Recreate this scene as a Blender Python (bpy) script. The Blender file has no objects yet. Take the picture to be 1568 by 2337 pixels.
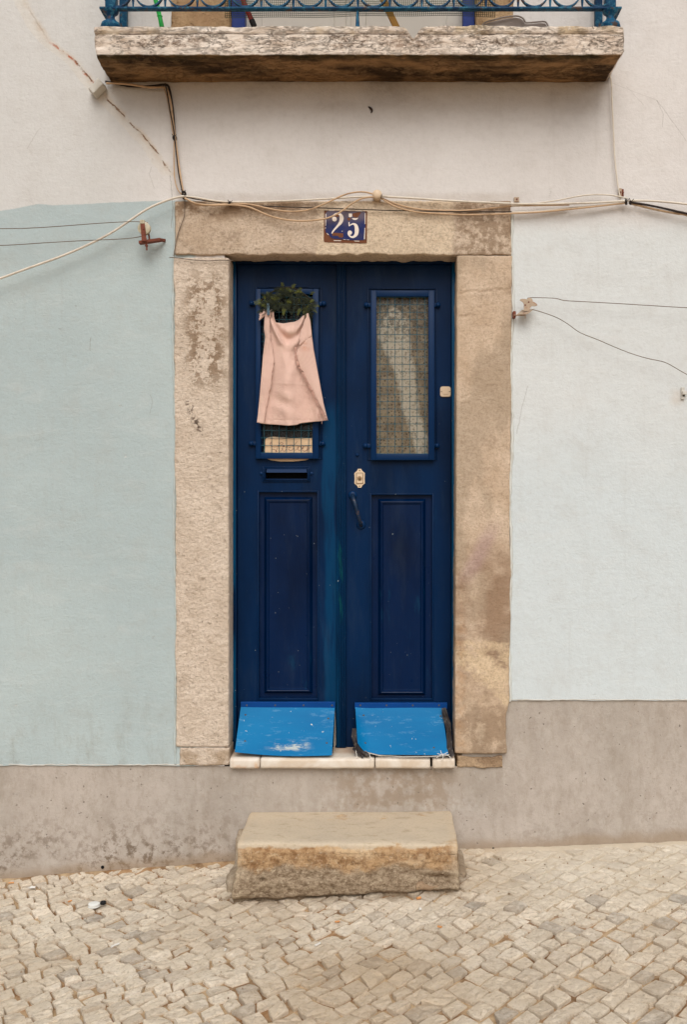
import bpy, bmesh, math, random
import numpy as np
from mathutils import Vector

random.seed(7)
RNG = np.random.default_rng(11)
SC = bpy.context.scene
COL = SC.collection

# ------------------------------------------------------------------ camera, sky, sun, exposure
CAMX, CAMY, CAMZ = 0.165, -4.4, 1.577
F = 520.0 * 4.4
cam = bpy.data.cameras.new('camera')
camo = bpy.data.objects.new('camera', cam)
COL.objects.link(camo)
camo.location = (CAMX, CAMY, CAMZ)
camo.rotation_euler = (math.radians(90), 0, 0)
cam.sensor_fit = 'VERTICAL'
cam.sensor_height = 36.0
cam.lens = 36.0 * F / 2336.0
cam.shift_x = (784 - 870) / 2336.0
cam.shift_y = (1130 - 1168) / 2336.0
cam.clip_start = 0.05
cam.clip_end = 2000
SC.camera = camo

SUN_EL, SUN_AZ = math.radians(46), math.radians(176)   # azimuth the light comes from, clockwise from +y
world = bpy.data.worlds.new('World')
SC.world = world
world.use_nodes = True
wn = world.node_tree
wn.nodes.clear()
sky = wn.nodes.new('ShaderNodeTexSky')
sky.sky_type = 'NISHITA'
sky.sun_disc = False
sky.sun_elevation = SUN_EL
sky.sun_rotation = SUN_AZ
sky.air_density = 1.0
sky.dust_density = 4.0
hs = wn.nodes.new('ShaderNodeHueSaturation')
hs.inputs["Saturation"].default_value = 0.38
bg = wn.nodes.new('ShaderNodeBackground')
bg.inputs['Strength'].default_value = 0.11
wo = wn.nodes.new('ShaderNodeOutputWorld')
wn.links.new(sky.outputs[0], hs.inputs['Color'])
wn.links.new(hs.outputs[0], bg.inputs['Color'])
wn.links.new(bg.outputs[0], wo.inputs[0])

sun = bpy.data.lights.new('sun', 'SUN')
sun.energy = 1.5
sun.angle = math.radians(48)
sun.color = (1.0, 0.985, 0.965)
suno = bpy.data.objects.new('sun', sun)
COL.objects.link(suno)
d = Vector((math.sin(SUN_AZ) * math.cos(SUN_EL), math.cos(SUN_AZ) * math.cos(SUN_EL), math.sin(SUN_EL)))
suno.rotation_euler = (-d).to_track_quat('-Z', 'Y').to_euler()
suno.location = (0, -5, 8)

SC.view_settings.view_transform = 'Standard'
SC.view_settings.look = 'None'
SC.view_settings.gamma = 1
SC.view_settings.exposure = 0.06
SC.view_settings.use_curve_mapping = False
SC.cycles.max_bounces = 8
SC.cycles.transparent_max_bounces = 16


# ------------------------------------------------------------------ helpers
def X(px, y=0.0): return CAMX + (px - 870) / F * (y - CAMY)
def Z(py, y=0.0): return CAMZ - (py - 1130) / F * (y - CAMY)
def P(px, py, y=0.0): return (X(px, y), y, Z(py, y))


_GX = [-60, -4, -1.51, -0.51, 0.51, 1.51, 4, 60]
_GZ = [-0.30, -0.30, -0.119, -0.030, 0.016, 0.060, 0.20, 0.20]
def gz(x, y=0.0):
    return np.interp(x, _GX, _GZ) + 0.004 * np.sin(3.1 * x + 1.7 * y) + 0.004 * np.sin(4.3 * y - 1.2 * x)


def G(px, py, dz=0.0):
    z = 0.0
    for _ in range(6):
        D = F * (CAMZ - z) / (py - 1130)
        x = CAMX + (px - 870) * D / F
        z = float(gz(x, D + CAMY))
    return (x, D + CAMY, z + dz)


def S(r, g, b):
    def f(c):
        c /= 255.0
        return c / 12.92 if c <= 0.04045 else ((c + 0.055) / 1.055) ** 2.4
    return (f(r), f(g), f(b), 1)


def _hash(ix, iy, iz):
    h = (ix * 374761393 + iy * 668265263 + iz * 2147483647 * 3 + 1274126177) & 0xFFFFFFFF
    h = ((h ^ (h >> 13)) * 1274126177) & 0xFFFFFFFF
    h = ((h ^ (h >> 16)) * 2246822519) & 0xFFFFFFFF
    return ((h >> 8) & 0xFFFF) / 65535.0 * 2 - 1


def vnoise(p):
    i = np.floor(p).astype(np.int64)
    f = p - i
    f = f * f * (3 - 2 * f)
    i = i + 10000
    out = 0
    for a in (0, 1):
        wa = f[:, 0] if a else 1 - f[:, 0]
        for b in (0, 1):
            wb = f[:, 1] if b else 1 - f[:, 1]
            for c in (0, 1):
                wc = f[:, 2] if c else 1 - f[:, 2]
                out = out + wa * wb * wc * _hash(i[:, 0] + a, i[:, 1] + b, i[:, 2] + c)
    return out


_ROT = np.array([[0.00, 0.80, 0.60], [-0.80, 0.36, -0.48], [-0.60, -0.48, 0.64]])
def fbm(p, scale, octaves=4, seed=0.0):
    p = (np.asarray(p, float) * scale) @ _ROT + seed * 17.31
    out, a = 0, 1.0
    for _ in range(octaves):
        out = out + a * vnoise(p)
        p = (p @ _ROT) * 2.03 + 5.7
        a *= 0.5
    return out


def mesh_obj(name, verts, faces, mat=None, parent=None, smooth=False):
    me = bpy.data.meshes.new(name)
    if len(verts) and isinstance(verts, np.ndarray):
        verts = verts.tolist()
    me.from_pydata([tuple(v) for v in verts], [], [tuple(f) for f in faces])
    if smooth:
        me.polygons.foreach_set('use_smooth', [True] * len(me.polygons))
    if mat:
        me.materials.append(mat)
    me.update()
    o = bpy.data.objects.new(name, me)
    COL.objects.link(o)
    if parent:
        o.parent = parent
        o.matrix_parent_inverse = parent.matrix_world.inverted() if False else o.matrix_parent_inverse
    return o


def tag(o, label=None, cat=None, group=None, kind=None):
    if label: o['label'] = label
    if cat: o['category'] = cat
    if group: o['group'] = group
    if kind: o['kind'] = kind
    return o


def thing(name, label, cat, group=None):
    o = bpy.data.objects.new(name, None)
    o.empty_display_size = 0.05
    COL.objects.link(o)
    return tag(o, label, cat, group)


class MB:
    """collects shapes; build() links them as one mesh object"""
    def __init__(s): s.v, s.f = [], []
    def add(s, vs, fs):
        k = len(s.v)
        s.v += [tuple(v) for v in vs]
        s.f += [tuple(i + k for i in f) for f in fs]
        return s
    def box(s, x0, x1, y0, y1, z0, z1, c=0.0):
        if c <= 0:
            vs = [(x, y, z) for x in (x0, x1) for y in (y0, y1) for z in (z0, z1)]
            return s.add(vs, [(0, 1, 3, 2), (4, 6, 7, 5), (0, 4, 5, 1), (2, 3, 7, 6), (0, 2, 6, 4), (1, 5, 7, 3)])
        bm = bmesh.new()
        vs = [bm.verts.new((x, y, z)) for x in (x0, x1) for y in (y0, y1) for z in (z0, z1)]
        for f in [(0, 1, 3, 2), (4, 6, 7, 5), (0, 4, 5, 1), (2, 3, 7, 6), (0, 2, 6, 4), (1, 5, 7, 3)]:
            bm.faces.new([vs[i] for i in f])
        bmesh.ops.bevel(bm, geom=bm.edges[:], offset=c, segments=2, affect='EDGES', profile=0.5)
        bm.verts.index_update()
        s.add([v.co[:] for v in bm.verts], [[v.index for v in f.verts] for f in bm.faces])
        bm.free()
        return s
    def poly(s, pts, y0, y1):
        """prism of an x,z outline between two y"""
        n = len(pts)
        vs = [(p[0], y0, p[1]) for p in pts] + [(p[0], y1, p[1]) for p in pts]
        fs = [tuple(range(n)), tuple(range(2 * n - 1, n - 1, -1))]
        fs += [(i, (i + 1) % n + 0, (i + 1) % n + n, i + n) for i in range(n)]
        return s.add(vs, fs)
    def tube(s, pts, r, seg=8, smooth=True, rr=None):
        pts = [Vector(p) for p in pts]
        if smooth and len(pts) > 2:
            q = []
            for i in range(len(pts) - 1):
                a = pts[max(i - 1, 0)]; b = pts[i]; c = pts[i + 1]; e = pts[min(i + 2, len(pts) - 1)]
                n = max(3, int((c - b).length / 0.02))
                n = min(n, 12)
                for k in range(n):
                    t = k / n
                    q.append(0.5 * ((2 * b) + (c - a) * t + (2 * a - 5 * b + 4 * c - e) * t * t + (3 * b - a - 3 * c + e) * t ** 3))
            q.append(pts[-1])
            if rr:
                rr = list(np.interp(np.linspace(0, 1, len(q)), np.linspace(0, 1, len(rr)), rr))
            pts = q
        n = len(pts)
        vs, fs = [], []
        for i, p in enumerate(pts):
            t = (pts[min(i + 1, n - 1)] - pts[max(i - 1, 0)])
            t = t.normalized() if t.length > 1e-9 else Vector((0, 0, 1))
            u = t.cross(Vector((0.13, 1, 0.07)))
            if u.length < 1e-3: u = t.cross(Vector((1, 0, 0)))
            u.normalize(); w = t.cross(u)
            R = rr[i] if rr else r
            for k in range(seg):
                a = 2 * math.pi * k / seg
                vs.append(p + u * math.cos(a) * R + w * math.sin(a) * R)
        for i in range(n - 1):
            for k in range(seg):
                fs.append((i * seg + k, i * seg + (k + 1) % seg, (i + 1) * seg + (k + 1) % seg, (i + 1) * seg + k))
        fs.append(tuple(range(seg - 1, -1, -1)))
        fs.append(tuple((n - 1) * seg + k for k in range(seg)))
        return s.add(vs, fs)
    def lathe(s, c, prof, axis='z', seg=20):
        """prof: list of (radius, offset along axis)"""
        vs, fs = [], []
        for r, h in prof:
            for k in range(seg):
                a = 2 * math.pi * k / seg
                u, w = r * math.cos(a), r * math.sin(a)
                if axis == 'z': vs.append((c[0] + u, c[1] + w, c[2] + h))
                elif axis == 'y': vs.append((c[0] + u, c[1] + h, c[2] + w))
                else: vs.append((c[0] + h, c[1] + u, c[2] + w))
        n = len(prof)
        for i in range(n - 1):
            for k in range(seg):
                fs.append((i * seg + k, i * seg + (k + 1) % seg, (i + 1) * seg + (k + 1) % seg, (i + 1) * seg + k))
        fs.append(tuple(range(seg - 1, -1, -1)))
        fs.append(tuple((n - 1) * seg + k for k in range(seg)))
        return s.add(vs, fs)
    def build(s, name, mat, parent=None, smooth=False, label=None):
        o = mesh_obj(name, s.v, s.f, mat, parent, smooth)
        if smooth:
            bm = bmesh.new(); bm.from_mesh(o.data)
            bmesh.ops.recalc_face_normals(bm, faces=bm.faces[:])
            for e in bm.edges:
                if len(e.link_faces) == 2 and e.calc_face_angle(0) > 0.9: e.smooth = False
            bm.to_mesh(o.data); bm.free()
        else:
            bm = bmesh.new(); bm.from_mesh(o.data)
            bmesh.ops.recalc_face_normals(bm, faces=bm.faces[:]); bm.to_mesh(o.data); bm.free()
        if label: o['label'] = label
        return o


def frame(mb, x0, x1, z0, z1, w, y0, y1, c=0.0):
    """mitre-less rectangular frame, pieces butted"""
    mb.box(x0, x0 + w, y0, y1, z0, z1, c)
    mb.box(x1 - w, x1, y0, y1, z0, z1, c)
    mb.box(x0 + w, x1 - w, y0 + 0.0005, y1, z0, z0 + w, c)
    mb.box(x0 + w, x1 - w, y0 + 0.0005, y1, z1 - w, z1, c)


def rough_block(name, x0, x1, y0, y1, z0, z1, res, mat, parent=None, bevel=0.008, warp=None, smooth=True, sides=0.03):
    """box with a fine surface lattice; warp(P, N) -> displaced P"""
    def lin(a, b, r):
        n = max(2, int(round((b - a) / r)) + 1)
        return np.linspace(a, b, n)
    xs, ys, zs = lin(x0, x1, res), lin(y0, y1, max(res, sides)), lin(z0, z1, res)
    V, Fc, idx = [], [], {}
    def vid(i, j, k):
        key = (i, j, k)
        if key not in idx:
            idx[key] = len(V); V.append((xs[i], ys[j], zs[k]))
        return idx[key]
    nx, ny, nz = len(xs), len(ys), len(zs)
    for i in range(nx - 1):
        for k in range(nz - 1):
            Fc.append((vid(i, 0, k), vid(i + 1, 0, k), vid(i + 1, 0, k + 1), vid(i, 0, k + 1)))
            Fc.append((vid(i, ny - 1, k), vid(i, ny - 1, k + 1), vid(i + 1, ny - 1, k + 1), vid(i + 1, ny - 1, k)))
    for i in range(nx - 1):
        for j in range(ny - 1):
            Fc.append((vid(i, j, 0), vid(i, j + 1, 0), vid(i + 1, j + 1, 0), vid(i + 1, j, 0)))
            Fc.append((vid(i, j, nz - 1), vid(i + 1, j, nz - 1), vid(i + 1, j + 1, nz - 1), vid(i, j + 1, nz - 1)))
    for j in range(ny - 1):
        for k in range(nz - 1):
            Fc.append((vid(0, j, k), vid(0, j, k + 1), vid(0, j + 1, k + 1), vid(0, j + 1, k)))
            Fc.append((vid(nx - 1, j, k), vid(nx - 1, j + 1, k), vid(nx - 1, j + 1, k + 1), vid(nx - 1, j, k + 1)))
    V = np.array(V)
    lo, hi = np.array([x0, y0, z0]), np.array([x1, y1, z1])
    b = np.minimum(bevel, (hi - lo) / 2.01)
    core = np.clip(V, lo + b, hi - b)
    dlt = V - core
    L = np.linalg.norm(dlt / b, axis=1)
    N = dlt / np.maximum(np.linalg.norm(dlt, axis=1), 1e-9)[:, None]
    V = core + dlt / np.maximum(L, 1e-9)[:, None] * np.where(L > 1e-9, 1, 0)[:, None]
    if warp is not None:
        V = warp(V, N)
    return mesh_obj(name, V, Fc, mat, parent, smooth)


# ------------------------------------------------------------------ node helpers
class NT:
    def __init__(s, name):
        s.m = bpy.data.materials.new(name)
        s.m.use_nodes = True
        s.t = s.m.node_tree
        s.t.nodes.clear()
        s.out = s.t.nodes.new('ShaderNodeOutputMaterial')
        s.b = s.t.nodes.new('ShaderNodeBsdfPrincipled')
        s.t.links.new(s.b.outputs[0], s.out.inputs[0])
        s.geo = s.t.nodes.new('ShaderNodeNewGeometry')
        s.pos = s.geo.outputs['Position']
        s._sep = None
    def n(s, k): return s.t.nodes.new(k)
    def put(s, sock, v):
        if hasattr(v, 'links') or isinstance(v, bpy.types.NodeSocket): s.t.links.new(v, sock)
        else: sock.default_value = v
    def xyz(s):
        if not s._sep:
            q = s.n('ShaderNodeSeparateXYZ'); s.t.links.new(s.pos, q.inputs[0]); s._sep = q.outputs
        return s._sep
    def noise(s, scale, detail=4, rough=0.55, vec=None, dist=0.0, off=None, stretch=None):
        q = s.n('ShaderNodeTexNoise')
        v = vec or s.pos
        if off or stretch:
            mp = s.n('ShaderNodeMapping')
            s.t.links.new(v, mp.inputs[0])
            if off: mp.inputs['Location'].default_value = off
            if stretch: mp.inputs['Scale'].default_value = stretch
            v = mp.outputs[0]
        s.t.links.new(v, q.inputs['Vector'])
        q.inputs['Scale'].default_value = scale
        q.inputs['Detail'].default_value = detail
        q.inputs['Roughness'].default_value = rough
        q.inputs['Distortion'].default_value = dist
        return q.outputs['Fac']
    def voro(s, scale, feat='F1', stretch=None, rnd=1.0):
        q = s.n('ShaderNodeTexVoronoi'); q.feature = feat
        v = s.pos
        if stretch:
            mp = s.n('ShaderNodeMapping'); s.t.links.new(v, mp.inputs[0]); mp.inputs['Scale'].default_value = stretch
            v = mp.outputs[0]
        s.t.links.new(v, q.inputs['Vector']); q.inputs['Scale'].default_value = scale
        q.inputs['Randomness'].default_value = rnd
        return q.outputs['Distance']
    def math(s, op, a, b=0.0, c=None):
        q = s.n('ShaderNodeMath'); q.operation = op
        s.put(q.inputs[0], a); s.put(q.inputs[1], b)
        if c is not None: s.put(q.inputs[2], c)
        return q.outputs[0]
    def step(s, v, lo, hi):
        q = s.n('ShaderNodeMapRange'); q.interpolation_type = 'SMOOTHSTEP'
        s.put(q.inputs[0], v); q.inputs[1].default_value = lo; q.inputs[2].default_value = hi
        q.inputs[3].default_value = 0; q.inputs[4].default_value = 1
        if hi < lo:
            q.inputs[1].default_value = hi; q.inputs[2].default_value = lo
            q.inputs[3].default_value = 1; q.inputs[4].default_value = 0
        return q.outputs[0]
    def mix(s, f, a, b, mode='MIX'):
        q = s.n('ShaderNodeMix'); q.data_type = 'RGBA'; q.blend_type = mode
        s.put(q.inputs[0], f); s.put(q.inputs[6], a); s.put(q.inputs[7], b)
        return q.outputs[2]
    def mul(s, a, b): return s.math('MULTIPLY', a, b)
    def add(s, a, b): return s.math('ADD', a, b)
    def sub(s, a, b): return s.math('SUBTRACT', a, b)
    def band(s, v, c, w, soft):
        d = s.math('ABSOLUTE', s.sub(v, c))
        return s.step(d, w + soft, w)
    def curve(s, v, pts):
        """piecewise linear y(v) from points through a colour ramp"""
        xs = [p[0] for p in pts]; ys = [p[1] for p in pts]
        lo, hi = min(xs), max(xs); yl, yh = min(ys), max(ys) + 1e-6
        mr = s.n('ShaderNodeMapRange'); s.put(mr.inputs[0], v); mr.inputs[1].default_value = lo; mr.inputs[2].default_value = hi
        r = s.n('ShaderNodeValToRGB'); s.t.links.new(mr.outputs[0], r.inputs[0])
        e = r.color_ramp.elements
        pp = sorted(pts)
        while len(e) < len(pp): e.new(0.5)
        for i, (a, b) in enumerate(pp):
            e[i].position = (a - lo) / (hi - lo)
            g = (b - yl) / (yh - yl); e[i].color = (g, g, g, 1)
        m2 = s.n('ShaderNodeMapRange'); s.t.links.new(r.outputs[0], m2.inputs[0])
        m2.inputs[3].default_value = yl; m2.inputs[4].default_value = yh
        return m2.outputs[0]
    def bump(s, h, strength=0.5, dist=0.002, prev=None):
        q = s.n('ShaderNodeBump'); s.put(q.inputs['Height'], h)
        q.inputs['Strength'].default_value = strength; q.inputs['Distance'].default_value = dist
        if prev: s.t.links.new(prev, q.inputs['Normal'])
        return q.outputs[0]
    def fin(s, col, rough=0.85, normal=None, spec=0.3, metal=0.0):
        s.put(s.b.inputs['Base Color'], col)
        s.put(s.b.inputs['Roughness'], rough)
        s.b.inputs['Specular IOR Level'].default_value = spec
        s.put(s.b.inputs['Metallic'], metal)
        if normal: s.t.links.new(normal, s.b.inputs['Normal'])
        return s.m


def plain(name, col, rough=0.6, var=0.12, scale=40, bump=0.15, metal=0.0, spec=0.3, dirt=None, dirt_amt=0.5):
    t = NT(name)
    n = t.noise(scale, 5, 0.6)
    c = t.mix(n, tuple(x * (1 - var) for x in col[:3]) + (1,), tuple(min(1, x * (1 + var)) for x in col[:3]) + (1,))
    if dirt:
        c = t.mix(t.mul(t.step(t.noise(scale * 0.6, 6, 0.65, off=(3, 1, 2)), 0.5, 0.68), dirt_amt), c, dirt)
    return t.fin(c, rough, t.bump(t.noise(scale * 5, 3), bump, 0.001), spec, metal)


# ------------------------------------------------------------------ materials
def mat_plaster():
    t = NT('plaster_paint')
    x, y, z = t.xyz()
    warm = S(204, 195, 185); grey = S(196, 191, 184)
    big = t.noise(1.3, 3, 0.5)
    c = t.mix(t.step(big, 0.35, 0.65), S(217, 212, 207), S(210, 205, 200))
    # greyer limewash towards the street corner of the upper storey
    c = t.mix(t.mul(t.step(x, X(420), X(200)), 0.65), c, S(201, 201, 197))
    # white repaint right of the doorway
    rt = t.step(x, X(1150), X(1170))
    lowz = t.step(t.add(z, t.mul(t.sub(t.noise(2.0, 3), 0.5), 0.22)), Z(470), Z(540))
    c = t.mix(t.mul(rt, lowz), c, S(210, 213, 211))
    bl = t.step(t.add(z, t.mul(t.sub(t.noise(1.2, 3, off=(5, 0, 1)), 0.5), 0.7)), Z(850), Z(1150))
    c = t.mix(t.mul(rt, t.mul(bl, 0.85)), c, S(202, 210, 211))
    # pale blue paint left of the doorway, with its hand-cut upper edge
    edge = t.curve(x, [(X(-600), Z(500)), (X(0), Z(481)), (X(45), Z(474)), (X(85), Z(465)), (X(120), Z(468)), (X(180), Z(466)), (X(255), Z(462)), (X(360), Z(458)), (X(470), Z(456))])
    e2 = t.add(edge, t.mul(t.sub(t.noise(30, 3), 0.5), 0.006))
    blue = t.mul(t.step(t.sub(z, e2), 0.003, -0.003), t.step(x, X(450), X(440)))
    bc = t.mix(t.step(t.noise(1.7, 4, 0.5, off=(2, 2, 2)), 0.35, 0.7), S(171, 184, 184), S(179, 191, 190))
    # grime streaks low on the blue paint
    st = t.mul(t.step(t.noise(13, 7, 0.72, stretch=(1.0, 1, 0.4)), 0.46, 0.70), t.step(z, Z(1540), Z(1740)))
    bc = t.mix(t.mul(st, 0.45), bc, S(136, 134, 122))
    c = t.mix(blue, c, bc)
    # soot and damp stains just under the balcony
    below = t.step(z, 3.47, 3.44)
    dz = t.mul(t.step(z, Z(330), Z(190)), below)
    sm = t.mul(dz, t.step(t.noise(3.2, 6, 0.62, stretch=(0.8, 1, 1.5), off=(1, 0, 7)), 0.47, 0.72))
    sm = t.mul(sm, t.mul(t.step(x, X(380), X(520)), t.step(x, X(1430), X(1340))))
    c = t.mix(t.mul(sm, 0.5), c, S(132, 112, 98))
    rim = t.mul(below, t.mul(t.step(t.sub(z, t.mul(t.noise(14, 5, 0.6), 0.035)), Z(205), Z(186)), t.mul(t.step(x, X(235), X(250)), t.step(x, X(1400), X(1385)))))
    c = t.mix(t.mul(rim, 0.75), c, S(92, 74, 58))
    # grime above the lintel
    lg = t.mul(t.band(z, Z(452), 0.006, 0.03), t.mul(t.step(x, X(395), X(430)), t.step(x, X(1200), X(1160))))
    c = t.mix(t.mul(lg, t.mul(t.noise(12, 4), 0.5)), c, S(165, 146, 124))
    # diagonal crack with rust weeping out of it
    cx = t.curve(z, [(Z(400), X(394)), (Z(378), X(378)), (Z(335), X(348)), (Z(300), X(316)), (Z(262), X(280)), (Z(228), X(246)), (Z(185), X(208)), (Z(140), X(172)), (Z(95), X(112)), (Z(55), X(84)), (Z(0), X(54))])
    wob = t.mul(t.sub(t.noise(22, 5, 0.7), 0.5), 0.035)
    dc = t.add(t.sub(x, cx), wob)
    inr = t.mul(t.step(z, Z(405), Z(395)), 1.0)
    ad = t.math('ABSOLUTE', dc)
    crack = t.mul(t.mul(t.step(ad, 0.0065, 0.0018), inr), t.mul(t.add(t.mul(t.step(z, Z(95), Z(130)), 0.75), 0.25), t.step(t.noise(13, 4, 0.6, off=(4, 4, 4)), 0.46, 0.58)))
    halo = t.mul(t.mul(t.step(ad, 0.034, 0.004), inr), t.step(t.noise(11, 5, 0.65, off=(8, 1, 4)), 0.40, 0.66))
    repair = t.mul(t.step(t.math('ABSOLUTE', t.add(dc, 0.018)), 0.036, 0.026), inr)
    c = t.mix(t.mul(repair, 0.4), c, S(214, 206, 193))
    c = t.mix(t.mul(halo, 0.4), c, S(188, 160, 126))
    rust = t.mul(t.mul(t.step(ad, 0.013, 0.003), t.band(z, Z(150), 0.07, 0.05)), t.step(t.noise(28, 4), 0.42, 0.6))
    c = t.mix(t.mul(rust, 0.9), c, S(168, 78, 32))
    c = t.mix(t.mul(crack, 0.85), c, S(120, 82, 48))
    # hairline cracks
    def hair(px0, pz0, pts, amt, col=S(120, 112, 100), w=0.0016):
        cv = t.curve(z, [(Z(q[1]), X(q[0])) for q in pts])
        dd = t.math('ABSOLUTE', t.add(t.sub(x, cv), t.mul(t.sub(t.noise(35, 4, 0.7, off=(px0, 0, 0)), 0.5), 0.016)))
        r = t.mul(t.step(z, Z(pts[-1][1]) - 0.002, Z(pts[-1][1]) + 0.002), t.step(z, Z(pts[0][1]) + 0.002, Z(pts[0][1]) - 0.002))
        m = t.mul(t.mul(t.step(dd, w * 1.8, w * 0.4), r), amt)
        return m, col
    for args in ((1, 1, [(1400, 190), (1445, 208), (1500, 228), (1545, 290), (1568, 322)], 0.35),
                 (3, 1, [(388, 400), (392, 440), (394, 470), (390, 520)], 0.5),
                 (7, 1, [(343, 900), (348, 915), (342, 945)], 0.3),
                 (9, 1, [(206, 770), (204, 800)], 0.4),
                 (11, 1, [(1205, 880), (1192, 930), (1180, 990)], 0.3),
                 (13, 1, [(92, 292), (84, 300), (60, 340)], 0.25), (15, 1, [(1500, 228), (1515, 260), (1512, 290)], 0.3),
                 (17, 1, [(1430, 196), (1470, 240)], 0.2), (19, 1, [(346, 380), (340, 396), (352, 430)], 0.25)):
        m, col = hair(*args)
        c = t.mix(m, c, col)
    # rust wash round the wall latch
    rl = t.mul(t.band(x, X(1545), 0.0, 0.05), t.band(z, Z(905), 0.01, 0.045))
    c = t.mix(t.mul(rl, t.mul(t.noise(14, 4), 0.5)), c, S(190, 160, 125))
    # grey handling marks and specks
    sp = t.step(t.noise(26, 3, 0.5, off=(9, 3, 3)), 0.74, 0.80)
    c = t.mix(t.mul(sp, 0.25), c, S(150, 142, 130))
    mott = t.noise(7, 7, 0.65, off=(2, 9, 5))
    c = t.mix(t.mul(t.step(mott, 0.45, 0.75), 0.16), c, S(170, 160, 148))
    c = t.mix(t.mul(t.step(t.noise(38, 7, 0.75, off=(6, 2, 1)), 0.42, 0.68), 0.10), c, S(150, 142, 130))
    # trowel sweeps, rain streaks, small repaired scabs
    sw_ = t.noise(11, 6, 0.7, stretch=(0.35, 1, 1.3), dist=0.8, off=(5, 1, 8))
    c = t.mix(t.mul(t.step(sw_, 0.50, 0.70), 0.10), c, S(224, 222, 216))
    rs_ = t.mul(t.step(t.noise(16, 6, 0.65, stretch=(1.6, 1, 0.09), off=(3, 1, 2)), 0.54, 0.72), 0.08)
    c = t.mix(rs_, c, S(150, 142, 128))
    scab = t.step(t.noise(15, 6, 0.72, off=(1, 7, 4)), 0.655, 0.675)
    c = t.mix(t.mul(scab, 0.35), c, S(216, 212, 204))
    fine = t.noise(70, 5, 0.65)
    h = t.add(t.mul(t.noise(9, 4, 0.5, off=(3, 3, 1)), 1.2), t.add(t.mul(fine, 0.8), t.add(t.mul(sw_, 0.6), t.mul(t.noise(260, 2), 0.16))))
    h = t.sub(h, t.mul(scab, 0.6))
    h = t.sub(h, t.mul(t.add(crack, t.mul(sp, 0.3)), 1.0))
    nb = t.bump(h, 0.6, 0.0045)
    return t.fin(c, 0.82, nb, 0.2)


def mat_plinth():
    t = NT('plinth_render')
    x, y, z = t.xyz()
    c = t.mix(t.step(t.noise(2.2, 4), 0.35, 0.65), S(170, 160, 149), S(182, 171, 160))
    c = t.mix(t.mul(t.step(t.noise(16, 6, 0.7), 0.42, 0.7), 0.28), c, S(198, 189, 178))
    # brown damp under the threshold
    dm = t.mul(t.mul(t.band(x, X(900), 0.16, 0.22), t.band(z, Z(1800), 0.07, 0.05)), t.step(t.noise(11, 6, 0.66), 0.42, 0.56))
    c = t.mix(t.mul(dm, 0.55), c, S(140, 118, 94))
    fl = t.mul(t.mul(t.band(x, X(900), 0.25, 0.3), t.band(z, Z(1838), 0.02, 0.02)), t.step(t.noise(34, 4), 0.45, 0.6))
    c = t.mix(t.mul(fl, 0.35), c, S(196, 190, 180))
    # black mould colonies rising from the paving
    hg = t.sub(z, t.curve(x, list(zip(_GX[1:7], _GZ[1:7]))))
    mo = t.mul(t.step(hg, 0.34, 0.06), t.mul(t.step(t.noise(24, 8, 0.78), 0.47, 0.60), t.step(t.noise(3.2, 3, off=(1, 1, 3)), 0.36, 0.58)))
    lf = t.add(t.mul(t.step(x, X(620), X(330)), 0.65), 0.2)
    c = t.mix(t.mul(mo, t.math('MINIMUM', t.mul(lf, 1.1), 1.0)), c, S(112, 96, 80))
    c = t.mix(t.mul(t.step(t.noise(34, 7, 0.75, stretch=(1, 1, 0.5), off=(8, 1, 1)), 0.46, 0.64), 0.30), c, S(146, 132, 116))
    c = t.mix(t.mul(t.step(t.noise(5, 5, 0.6, stretch=(1.4, 1, 0.4), off=(2, 1, 6)), 0.46, 0.66), 0.28), c, S(142, 128, 112))
    br = t.mul(t.step(t.sub(hg, t.mul(t.noise(8, 4), 0.09)), 0.02, -0.03), 0.55)
    c = t.mix(br, c, S(146, 124, 98))
    sp = t.mul(t.step(t.noise(60, 2, 0.5, off=(4, 0, 2)), 0.71, 0.76), 0.6)
    c = t.mix(sp, c, S(84, 74, 64))
    h = t.add(t.mul(t.noise(12, 5, 0.6), 1.0), t.add(t.mul(t.noise(80, 5, 0.65), 0.8), t.mul(t.noise(300, 2), 0.2)))
    return t.fin(c, 0.9, t.bump(t.sub(h, sp), 0.7, 0.004), 0.15)


def mat_stone(name, base, alt, dark, pit_scale=38, seed=0.0, dark_amt=0.6, patches=None, rough_bump=0.8):
    t = NT(name)
    o = (seed, seed * 2, seed * 3)
    c = t.mix(t.step(t.noise(5, 5, 0.6, off=o), 0.38, 0.64), base, alt)
    c = t.mix(t.mul(t.step(t.noise(45, 5, 0.7, off=o), 0.42, 0.72), 0.35), c, tuple(min(1, v * 1.25) for v in base[:3]) + (1,))
    dk = t.mul(t.step(t.noise(7, 7, 0.7, off=(seed + 4, 1, 2)), 0.52, 0.66), t.step(t.noise(pit_scale, 4, 0.6, off=o), 0.38, 0.6))
    c = t.mix(t.mul(dk, dark_amt), c, dark)
    pits = t.step(t.noise(pit_scale * 2.2, 4, 0.6, off=(seed, 5, 5)), 0.62, 0.72)
    c = t.mix(t.mul(pits, 0.45), c, dark)
    if patches: c = patches(t, c)
    h = t.add(t.mul(t.noise(60, 7, 0.75, off=o, stretch=(0.8, 1, 1.3)), 1.6), t.add(t.mul(t.noise(150, 4, 0.6), 0.6), t.mul(pits, -0.9)))
    c = t.mix(t.mul(t.step(t.noise(90, 5, 0.75, off=o), 0.44, 0.64), 0.38), c, dark)
    return t.fin(c, 0.9, t.bump(h, rough_bump, 0.006), 0.15)


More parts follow.
